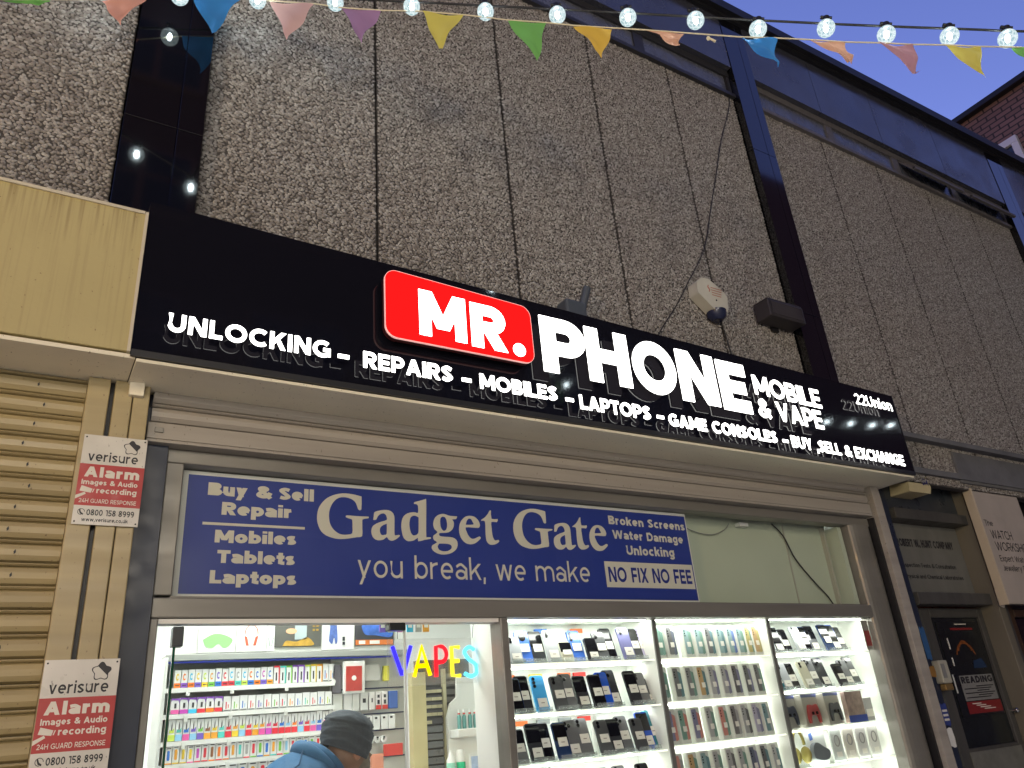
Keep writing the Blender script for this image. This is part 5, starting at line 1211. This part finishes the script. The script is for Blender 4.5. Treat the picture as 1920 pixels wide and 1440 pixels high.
# ------------------------------------------------------------------ side entrance
dgrey = mat('grimy_grey_frame', (.065, .063, .058), .5, noise=.6, nscale=6, stretch=(1, 1, .4))
tanfr = mat('grimy_tan_frame', (.15, .135, .10), .5, noise=.5, nscale=5, stretch=(1, 1, .3))
ED = Th('side_entrance', (5.2, .2, 0), 'grimy grey framed side door with a dark posted glass and a board above', 'door')
ED.part('navy_pier', MB().box(4.602, 4.70, .10, .4, 0, 2.93).box(4.702, 4.781, .13, .4, 0, 2.93), navy)
ED.part('upper_panel', MB().box(4.782, 5.62, .14, .2, 2.745, 3.19), mat('dark_slate_panel', (.035, .042, .05), .3, noise=.4, nscale=4), bev=.003)
ED.part('transom_bar', MB().box(4.782, 5.62, .09, .2, 2.672, 2.742), dgrey, bev=.004)
ED.part('lower_bar', MB().box(4.782, 5.62, .10, .22, 2.125, 2.20), dgrey, bev=.004)
ED.part('jamb', MB().box(5.622, 5.70, .07, .3, 0, 3.19), tanfr, bev=.004); ED.part('jamb', MB().box(5.702, 5.79, .10, .3, 0, 2.94), dgrey, bev=.004)
ED.part('jamb', MB().box(4.80, 4.86, .17, .3, 0, 2.12), dgrey, bev=.004)
lf = ED.part('door_leaf', MB().box(4.90, 5.0, .19, .24, 0, 2.115).box(5.56, 5.618, .19, .24, 0, 2.115).box(5.001, 5.559, .19, .24, 2.055, 2.115).box(5.001, 5.559, .19, .24, 0, 1.29), dgrey, bev=.004)
ED.sub(lf, 'glass_pane', MB().box(5.001, 5.559, .21, .22, 1.291, 2.054), mat('dark_door_glass', (.012, .016, .017), .12, noise=.5, nscale=5))
ED.sub(lf, 'kick_plate', MB().box(4.99, 5.57, .184, .1895, .1, 1.27), mat('grimy_kick_plate', (.16, .16, .14), .5, noise=.7, nscale=9, spots=.6))
ED.sub(lf, 'door_knob', MB().tube([(5.59, .19, 1.47), (5.59, .16, 1.47)], .01, 8).ball((5.59, .15, 1.47), .018, .014, .018, 12, 8), mat('chrome', (.6, .6, .6), .15, metal=1))
PT = Th('company_board', (5.15, .19, 2.2), 'grey board with black company lettering above the side door', 'sign')
PT.part('board', MB().box(4.784, 5.618, .195, .205, 2.202, 2.67), mat('grey_board', (.15, .15, .135), .55, noise=.35, nscale=5, stretch=(1, 1, .5)))
words(PT, [('ROBERT W. HUNT COMPANY', 4.868, 5.52, 2.515, .052, .24), ('Inspection Tests & Consultation', 4.858, 5.475, 2.378, .028, .18), ('Physical and Chemical Laboratories', 4.855, 5.525, 2.305, .028, .18)], .1935, inkb)
DPo = Th('door_poster', (5.3, .2, 1.5), 'dark festival poster with orange arcs, white panel and red foot on the door glass', 'poster')
DPo.part('sheet', MB().box(5.06, 5.54, .2055, .2075, 1.46, 2.03), mat('poster_dark', (.008, .010, .012), .35, noise=.8, nscale=18))
mb = MB()
for k, rr in enumerate((.115, .085, .06)): mb.prism(arc(5.30, 1.80+.03*k, rr, rr*.9, 15, 165, 12)+arc(5.30, 1.80+.03*k, rr-.014, (rr-.014)*.9, 165, 15, 12), .2045-.0003*k, None)
DPo.part('arcs', mb, mat('poster_orange', (.2, .06, .012), .4, noise=.5, nscale=40))
DPo.part('panel', MB().prism([(5.14, 1.55), (5.52, 1.55), (5.52, 1.70), (5.14, 1.70)], .2045, None), mat('poster_pale_panel', (.22, .22, .21), .4, noise=.3, nscale=60))
mb = MB(); text(mb, 'READING', 5.15, 5.51, 1.653, .04, .26, .2035); DPo.part('lettering', mb, inkb)
mb = MB()
for k in range(6): mb.box(5.16 if k % 2 else 5.30, 5.50-.03*(k % 3), .2036, .2039, 1.63-.013*k, 1.636-.013*k)
DPo.part('small_print', mb, inkb)
DPo.part('red_foot', MB().prism([(5.14, 1.475), (5.53, 1.475), (5.53, 1.545), (5.14, 1.545)], .2045, None), mat('poster_red', (.2, .016, .016), .4)); DPo.part('red_strip', MB().prism([(5.20, 1.978), (5.46, 1.978), (5.46, 1.992), (5.20, 1.992)], .2045, None), MATS['poster_red'])
mb = MB()
for k in range(4): mb.box(5.20+.04*k, 5.30+.05*k, .2036, .2039, 1.53-.011*k, 1.535-.011*k)
mb.box(5.26, 5.40, .2036, .2039, 2.012, 2.018)
DPo.part('white_print', mb, whp)
DPo.part('blue_patch', MB().prism([(5.34, 1.74), (5.50, 1.74), (5.46, 1.80), (5.36, 1.785)], .2045, None), mat('poster_blue_patch', (.01, .03, .08), .5))
tapes = MB()
for x, z, hh in ((5.13, 1.86, .07), (5.12, 1.76, .05), (5.07, 1.60, .11)): tapes.box(x, x+.012, .203, .205, z, z+hh)
DPo.part('tape', tapes, mat('white_tape', (.6, .6, .56), .5))
IC = Th('door_buzzer', (4.87, .17, 1.7), 'cream door buzzer box on the grimy frame left of the side door', 'door buzzer')
IC.part('housing', MB().box(4.76, 4.85, .08, .129, 1.66, 1.79), mat('buzzer_cream', (.36, .35, .29), .45), bev=.006); IC.part('grille', MB().box(4.77, 4.805, .0765, .0795, 1.69, 1.77), mat('buzzer_grey', (.2, .2, .2), .5)); IC.part('lower_cover', MB().box(4.78, 4.86, .09, .128, 1.62, 1.658), mat('brass_cover', (.3, .2, .08), .35, metal=.5), bev=.006)
for x0, x1, z0, z1, c, lb in ((4.70, 4.745, 1.92, 2.01, (.5, .48, .42), 'pale printed sticker high on the navy pier by the side door'), (4.75, 4.80, 1.80, 1.98, (.03, .10, .24), 'blue sticker on the navy pier above the buzzer'), (4.71, 4.79, 1.70, 1.76, (.28, .14, .03), 'brown sticker on the navy pier beside the buzzer'), (4.70, 4.74, 1.52, 1.62, (.5, .46, .4), 'pale narrow sticker low on the navy pier'), (4.74, 4.80, 1.44, 1.55, (.03, .05, .22), 'dark blue lettered sticker low on the navy pier'), (4.70, 4.79, 1.32, 1.42, (.75, .74, .70), 'torn white paper hanging off the navy pier'), (5.63, 5.69, 2.11, 2.22, (.72, .7, .64), 'torn white paper on the tan jamb right of the side door')):
    if x0 < 5: x0, x1 = x0-.07, x1-.07
    y = (.098 if x1 < 4.70 else .095) if x0 < 5 else .068
    S_ = Th('sticker', (x0, y, z0), lb, 'sticker', 'stickers round the side door')
    mb = MB(); mb.prism(spl([(x0, z0), (x0+(x1-x0)*.5, z0+.008*math.sin(x0*90)), (x1, z0), (x1, z1), (x0+(x1-x0)*.4, z1-.004), (x0, z1), (x0, z0)], 2)[:-1], y-.002, y); S_.part('paper', mb, mat('sticker_%d' % int(z0*100+x0*10), c, .5, noise=.3, nscale=30))
    if 'printed' in lb or 'lettered' in lb:
        mb = MB()
        for k in range(3): mb.box(x0+.006, x1-.006, y-.0032, y-.0025, z0+.02+.024*k, z0+.032+.024*k)
        S_.part('print', mb, inkb if 'pale' in lb else whp)
WS = Th('watch_sign', (6.0, .0, 2.13), 'cream box sign with black lettering for watch repairs over a dark shopfront', 'sign')
wsb = mat('cream_sign_face', (.44, .385, .33), .5, noise=.25, nscale=4)
WS.part('sign_box', MB().box(5.613, 6.235, .0, .05, 2.115, 2.905), wsb, bev=.004); WS.part('side_trim', MB().box(5.596, 5.612, -.012, .05, 2.11, 2.91), mat('cream_trim', (.5, .42, .30), .5), bev=.003)
words(WS, [('The', 5.655, 5.76, 2.648, .042, .12), ('WATCH', 5.69, 5.965, 2.558, .062, .12), ('WORKSHOP', 5.70, 6.17, 2.475, .062, .12), ('Expert Watch &', 5.70, 6.13, 2.40, .042, .12), ('Jewellery Repairs', 5.70, 6.16, 2.335, .042, .12)], -.0012, inkb)
WF = Th('dark_shopfront', (6.6, .2, 0), 'unlit dark brown shopfront under the cream watch sign', 'shop front')
WF.part('frame', MB().box(5.80, 5.90, .13, .25, 0, 2.93).box(5.91, 7.38, .13, .25, 2.05, 2.10), mat('dark_brown_timber', (.05, .025, .012), .5, noise=.4), bev=.004)
WF.part('glass_pane', MB().box(5.91, 7.38, .18, .19, .3, 2.049), mat('unlit_glass', (.006, .005, .005), .08)); WF.part('fascia', MB().box(5.91, 7.38, .16, .25, 2.11, 2.93), mat('unlit_fascia', (.012, .008, .006), .5))

# ------------------------------------------------------------------ alarm boxes, camera, flood lamps
AB_ = Th('alarm_box', (3.28, 0, 3.88), 'cream five sided alarm box on the pebble wall above the lit word', 'alarm box', 'cream alarm boxes on the facade')
abm = mat('alarm_cream', (.55, .53, .44), .45, noise=.25, nscale=8)
pts = [(3.15, 3.955), (3.20, 3.998), (3.26, 4.005), (3.375, 3.935), (3.395, 3.90), (3.372, 3.80), (3.255, 3.795), (3.145, 3.885)]
AB_.part('housing', MB().prism(pts, -.085, -.012), abm, bev=.012, segs=3)
AB_.part('strobe', MB().tube([(3.312, -.045, 3.805), (3.312, -.045, 3.765), (3.312, -.045, 3.745)], [.062, .056, .03], 18), mat('strobe_blue', (.02, .025, .06), .25))
mb = MB()
for k in range(4): mb.box(3.262, 3.355-.006*k, -.0875, -.0862, 3.945-.017*k-.004, 3.949-.017*k-.004)
AB_.part('print', mb, mat('alarm_red_print', (.4, .12, .08), .5)); AB_.part('print', MB().tube([(3.245, -.0868, 3.955), (3.238, -.0868, 3.94), (3.25, -.0868, 3.925), (3.243, -.0868, 3.91)], .003, 5), MATS['alarm_red_print']); AB_.part('screw_hole', MB().tube([(3.29, -.0875, 3.86), (3.29, -.084, 3.86)], .006, 8), blackmetal)
A2 = Th('alarm_box', (5.0, .1, 2.95), 'cream alarm box with dark blue letters, half hidden behind the end of the lit sign', 'alarm box', 'cream alarm boxes on the facade')
A2.part('housing', MB().prism([(4.86, 2.83), (5.10, 2.83), (5.125, 2.88), (5.03, 3.12), (4.93, 3.12)], .0, .139), mat('alarm_tan', (.56, .47, .26), .45, noise=.2), bev=.014, segs=3)
mb = MB(); text(mb, 'DM', 5.035, 5.10, 2.885, .05, .24, -.0015); A2.part('lettering', mb, mat('alarm_blue_ink', (.02, .02, .12), .5))
SC = Th('security_camera', (5.42, .1, 3.1), 'small black dome camera on the grey frame above the side door', 'security camera')
SC.part('housing', MB().box(5.50, 5.60, .04, .139, 3.06, 3.12), blackmetal, bev=.01); SC.part('lens', MB().ball((5.55, .035, 3.075), .03), lensm)
FL = Th('wall_speaker', (3.9, -.1, 3.9), 'dark box shaped wall unit beside the black pier', 'wall unit')
FL.part('housing', MB().box(3.70, 4.03, -.14, -.02, 3.825, 3.945), mat('dark_bronze_housing', (.035, .03, .032), .5), bev=.008); FL.part('hood', MB().box(3.705, 4.025, -.135, -.02, 3.946, 3.956), MATS['dark_bronze_housing'], bev=.003); FL.part('bracket', MB().box(3.84, 3.90, -.02, .0, 3.80, 3.93), blackmetal); FL.part('front_lens', MB().box(3.72, 4.01, -.143, -.141, 3.84, 3.93), mat('lamp_lens', (.05, .045, .045), .2))
F2 = Th('flood_lamp', (2.3, -.1, 3.6), 'unlit dark flood lamp on a short tilted arm peeping over the sign top', 'flood lamp')
fm2 = mat('flood_grey', (.06, .07, .085), .5)
F2.part('arm', MB().tube([(2.235, -.05, 3.42), (2.26, -.06, 3.56), (2.305, -.08, 3.705)], .022, 10), fm2); F2.part('housing', MB().box(2.14, 2.27, -.10, -.01, 3.46, 3.60), fm2, bev=.012); F2.part('base', MB().box(2.16, 2.36, -.10, .0, 3.42, 3.458), fm2, bev=.004)
cw = mat('thin_black_cable', (.01, .01, .01), .5)
tag(MB().tube([(x, -.013, z) for x, z in spl([(4.02, 5.90), (3.99, 5.75), (3.80, 5.35), (3.654, 4.99), (3.52, 4.66), (3.39, 4.34), (3.28, 4.16), (3.177, 4.02), (3.02, 3.80), (2.85, 3.59), (2.78, 3.45)], 5)], .0036, 6).build('wall_cable', cw), 'thin black cable falling slantwise across the pebble wall to the sign', 'cable')
tag(MB().tube([(x, -.013, z) for x, z in spl([(2.03, 3.44), (2.08, 3.5), (2.15, 3.53), (2.2, 3.55)], 5)], .005, 6).build('wall_cable', cw), 'short black cable from the sign top to the flood lamp', 'cable')
tag(MB().tube([(x, -.013, z) for x, z in spl([(3.372, 3.80), (3.385, 3.72), (3.40, 3.60), (3.42, 3.45), (3.43, 3.40)], 5)], .004, 6).build('wall_cable', cw), 'black cable dropping from the alarm box to the sign', 'cable')

# ------------------------------------------------------------------ festoon lamps and bunting across the street
ON = Vector((.554, .833, 0))
FS = Th('festoon_lights', (.5, -.16, 4.7), 'black cable with a row of lit clear globe bulbs slung across the street', 'string lights')
bulbs = [(-0.087, -0.18, 4.462), (0.191, -0.18, 4.591), (0.512, -0.18, 4.747), (0.824, -0.341, 4.731), (1.118, -0.536, 4.659), (1.396, -0.721, 4.58), (1.663, -0.898, 4.517), (1.921, -1.07, 4.46), (2.165, -1.232, 4.403), (2.38, -1.375, 4.314), (2.622, -1.536, 4.282), (2.825, -1.671, 4.212), (3.041, -1.815, 4.168), (3.236, -1.945, 4.124), (3.454, -2.09, 4.089)]
shellm = bpy.data.materials.new('frosted_bulb_globe'); shellm.use_nodes = True
t = shellm.node_tree; t.nodes.clear(); N = t.nodes.new
o_ = N('ShaderNodeOutputMaterial'); tr = N('ShaderNodeBsdfTransparent'); em = N('ShaderNodeEmission'); mx = N('ShaderNodeMixShader'); vo = N('ShaderNodeTexVoronoi'); cr = N('ShaderNodeValToRGB'); gl = N('ShaderNodeBsdfGlossy'); m2 = N('ShaderNodeMixShader')
tcn = N('ShaderNodeTexCoord'); vo.inputs['Scale'].default_value = 55; vo.feature = 'DISTANCE_TO_EDGE'; t.links.new(tcn.outputs['Object'], vo.inputs['Vector']); t.links.new(vo.outputs[0], cr.inputs[0])
cr.color_ramp.elements[0].position = 0.0; cr.color_ramp.elements[0].color = (.9, 1, 1, 1); cr.color_ramp.elements[1].position = .25; cr.color_ramp.elements[1].color = (.34, .52, .56, 1)
t.links.new(cr.outputs[0], em.inputs[0]); em.inputs[1].default_value = .72
tr.inputs[0].default_value = (.9, .95, .95, 1); mx.inputs[0].default_value = .72; t.links.new(tr.outputs[0], mx.inputs[1]); t.links.new(em.outputs[0], mx.inputs[2])
gl.inputs['Roughness'].default_value = .05; m2.inputs[0].default_value = .06; t.links.new(mx.outputs[0], m2.inputs[1]); t.links.new(gl.outputs[0], m2.inputs[2]); t.links.new(m2.outputs[0], o_.inputs[0])
corem = glow('bulb_core', (.86, .96, 1), 240.0)
globe = MB().ball((0, 0, 0), .038, .038, .041, 18, 12).build('globe_src', shellm)
gme = globe.data; bpy.data.objects.remove(globe)
core_ = MB().ball((0, 0, 0), .010, .010, .021, 10, 8).build('core_src', corem); cme = core_.data; bpy.data.objects.remove(core_)
sock = MB().tube([(0, 0, .033), (0, 0, .066)], [.017, .015], 10).tube([(-.024, 0, .064), (.024, 0, .064)], .008, 6).build('sock_src', blackmetal); sme = sock.data; bpy.data.objects.remove(sock)
for p_ in bulbs:
    lean = 0.0 if p_[0] < 2.2 else R(14)
    b_ = bpy.data.objects.new('bulb', gme); COL.objects.link(b_); b_.parent = FS.o; b_.location = Vector(p_)-Vector(FS.loc)
    b_.rotation_euler = (0, lean, -.587)
    for nm, me in (('filament', cme), ('socket', sme)):
        c_ = bpy.data.objects.new(nm, me); COL.objects.link(c_); c_.parent = b_
cab = [(-0.403, -0.18, 4.375), (-0.332, -0.18, 4.404), (-0.222, -0.18, 4.449), (-0.087, -0.18, 4.507), (0.085, -0.18, 4.586), (0.295, -0.18, 4.686), (0.512, -0.18, 4.791), (0.694, -0.253, 4.799), (0.852, -0.359, 4.762), (1.011, -0.465, 4.724), (1.171, -0.571, 4.685), (1.331, -0.677, 4.645), (1.497, -0.788, 4.604), (1.682, -0.911, 4.558), (1.872, -1.038, 4.51), (2.045, -1.152, 4.466), (2.184, -1.245, 4.43), (2.306, -1.326, 4.399), (2.426, -1.406, 4.368), (2.552, -1.49, 4.337), (2.678, -1.573, 4.307), (2.796, -1.652, 4.279), (2.908, -1.727, 4.253), (3.014, -1.797, 4.23), (3.106, -1.858, 4.21), (3.177, -1.906, 4.193), (3.236, -1.945, 4.178), (3.302, -1.989, 4.165), (3.397, -2.052, 4.151), (3.501, -2.121, 4.138), (3.574, -2.17, 4.128)]
mb = MB().tube([tuple(Vector(q)+ON*.008) for q in cab], .0055, 6)
FS.part('cable', mb, cw)
FS.part('anchor', MB().tube([tuple(Vector(cab[0])+ON*.008), (-.45, -.06, 4.40)], .004, 6), cw)
def side_string(pts, label):
    S_ = Th('festoon_lights', pts[0], label, 'string lights')
    S_.part('cable', MB().tube([Vector(p)+Vector((0, 0, .07)) for p in pts], .0055, 6), cw)
    for p in pts[1:-1]:
        b_ = bpy.data.objects.new('bulb', gme); COL.objects.link(b_); b_.parent = S_.o; b_.location = Vector(p)-Vector(pts[0])
        for nm, me in (('filament', cme), ('socket', sme)):
            c_ = bpy.data.objects.new(nm, me); COL.objects.link(c_); c_.parent = b_
side_string([(-1.9, -.1, 5.2), (-.65, -.82, 4.75), (-.38, -.82, 4.64), (-.11, -.83, 4.53), (.16, -.84, 4.42), (.43, -.85, 4.31), (.9, -.9, 5.6)], 'short string of lit globe bulbs mirrored as two sparks in the black pier')
side_string([(8.75, -.1, 4.4), (8.12, -2.04, 4.34), (7.85, -2.11, 4.33), (7.60, -2.17, 4.32), (7.33, -2.24, 4.33), (7.04, -2.32, 4.34), (6.6, -9.2, 5.2)], 'second string of lit globe bulbs mirrored in the right end of the black sign')
BU = Th('bunting', (.5, -.16, 4.6), 'string of coloured cloth pennants slung across the street below the bulbs', 'bunting')
flags = [[(-0.402, -0.18, 4.232), (-0.25, -0.18, 4.317), (-0.295, -0.18, 4.269)], [(-0.087, -0.18, 4.41), (0.069, -0.18, 4.513), (-0.009, -0.18, 4.317)], [(0.239, -0.18, 4.621), (0.446, -0.18, 4.725), (0.337, -0.18, 4.437)], [(0.565, -0.18, 4.77), (0.745, -0.288, 4.734), (0.641, -0.219, 4.528)], [(0.848, -0.356, 4.692), (1.001, -0.458, 4.65), (0.926, -0.408, 4.461)], [(1.16, -0.564, 4.618), (1.314, -0.666, 4.572), (1.216, -0.601, 4.373)], [(1.476, -0.774, 4.513), (1.617, -0.868, 4.474), (1.566, -0.834, 4.255)], [(1.715, -0.933, 4.441), (1.856, -1.027, 4.403), (1.799, -0.989, 4.238)], [(1.975, -1.106, 4.372), (2.107, -1.194, 4.334), (2.087, -1.181, 4.263)], [(2.312, -1.33, 4.276), (2.438, -1.414, 4.25), (2.415, -1.398, 4.094)], [(2.549, -1.488, 4.223), (2.672, -1.57, 4.189), (2.669, -1.567, 4.067)], [(2.782, -1.643, 4.168), (2.9, -1.721, 4.14), (2.883, -1.71, 3.976)], [(3.012, -1.796, 4.119), (3.13, -1.874, 4.092), (3.106, -1.858, 3.916)], [(3.236, -1.945, 4.072), (3.355, -2.024, 4.044), (3.322, -2.002, 3.874)]]
fc = ['green', 'salmon', 'blue', 'pink', 'mauve', 'yellow', 'green', 'gold', 'peach', 'blue', 'peach', 'rose', 'yellow', 'green']
FC = {'green': (.20, .55, .13), 'salmon': (.76, .36, .28), 'blue': (.04, .28, .72), 'pink': (.74, .48, .46), 'mauve': (.42, .24, .44), 'yellow': (.76, .68, .14), 'gold': (.84, .56, .08), 'peach': (.86, .52, .36), 'rose': (.55, .30, .36)}
def cloth(nm, col):
    if nm in MATS: return MATS[nm]
    m = bpy.data.materials.new(nm); m.use_nodes = True; t = m.node_tree; p = t.nodes['Principled BSDF']
    p.inputs['Base Color'].default_value = (*col, 1); p.inputs['Roughness'].default_value = .7; p.inputs['Sheen Weight'].default_value = .2
    tl = t.nodes.new('ShaderNodeBsdfTranslucent'); tl.inputs[0].default_value = (*[min(1, c*1.1) for c in col], 1)
    mx = t.nodes.new('ShaderNodeMixShader'); mx.inputs[0].default_value = .45
    t.links.new(p.outputs[0], mx.inputs[1]); t.links.new(tl.outputs[0], mx.inputs[2]); t.links.new(mx.outputs[0], t.nodes['Material Output'].inputs[0])
    w_ = t.nodes.new('ShaderNodeTexWave'); w_.inputs['Scale'].default_value = 260; b = t.nodes.new('ShaderNodeBump'); b.inputs['Strength'].default_value = .12; t.links.new(w_.outputs[0], b.inputs['Height']); t.links.new(b.outputs[0], p.inputs['Normal'])
    MATS[nm] = m; return m
for k, (fl, c) in enumerate(zip(flags, fc)):
    p0, p1, p2 = [Vector(q) for q in fl]; al = (p1-p0).normalized()
    n = 12; vs = []; idx = {}; fs = []
    amp = .008 if k < 8 else .011
    for i in range(n+1):
        v = i/n
        for j in range(n+1-i):
            u = j/(n-i) if n > i else .5
            a = p0*(1-v)+p2*v; b = p1*(1-v)+p2*v
            q = a+(b-a)*u
            edge = .007*math.sin(v*5+k*1.7)*v*(1-v)*4*(1 if k < 8 else 1.3)
            nn = amp*math.sin(u*5.5+v*4+k*2.1)*(.3+v)+amp*.5*math.sin(v*9-u*6+k)
            sag = -.004*math.sin(math.pi*u)*(1-v)
            idx[i, j] = len(vs); vs.append(tuple(q+al*edge*1.3+Vector((0, 0, sag))+ON*nn))
    for i in range(n):
        for j in range(n-i):
            fs.append((idx[i, j], idx[i+1, j], idx[i, j+1]))
            if j < n-i-1: fs.append((idx[i, j+1], idx[i+1, j], idx[i+1, j+1]))
    BU.part('pennant', MB().add(vs, fs, 0, True), cloth('cloth_'+c, FC[c]))
tp = [(-0.441, -0.18, 4.224)]+[q for fl in flags for q in (fl[0], fl[1])]+[(3.574, -2.17, 3.997)]
mb = MB()
for a, b in zip(tp[:-1], tp[1:]):
    mb.tube([tuple(Vector(a)-ON*.002), tuple(Vector(b)-ON*.002)], .0032, 5)
BU.part('tape', mb, mat('bunting_tape', (.72, .66, .46), .7))
BU.part('knot', MB().ball((2.194, -1.252, 4.288), .009, .009, .011, 8, 6).tube([(2.194, -1.252, 4.292), (2.217, -1.267, 4.266)], [.004, .006], 6), MATS['bunting_tape'])
tag(MB().tube([(-.45, -.0605, 4.40), (-.45, -.0, 4.40)], .012, 8).build('wall_hook', blackmetal), 'small black wall hook holding the festoon cable', 'hook')

# ------------------------------------------------------------------ street lamp behind the viewer, warm light on the left half
LX, LY, LZ = -4.4, -3.9, 3.6
SL = Th('street_lamp', (LX, LY, 0), 'tall black street lamp with a warm lit head', 'street lamp')
SL.part('post', MB().tube([(LX, LY, 0), (LX, LY, LZ-.36)], [.06, .045], 14), blackmetal)
SL.part('lamp_hood', MB().tube([(LX, LY, LZ+.36), (LX, LY, LZ+.46)], [.40, .12], 18), blackmetal)
SL.part('lamp_glass', MB().ball((LX, LY, LZ), .34, .34, .34, 16, 10), glow('sodium_glow', (1, .64, .22), 44.0))
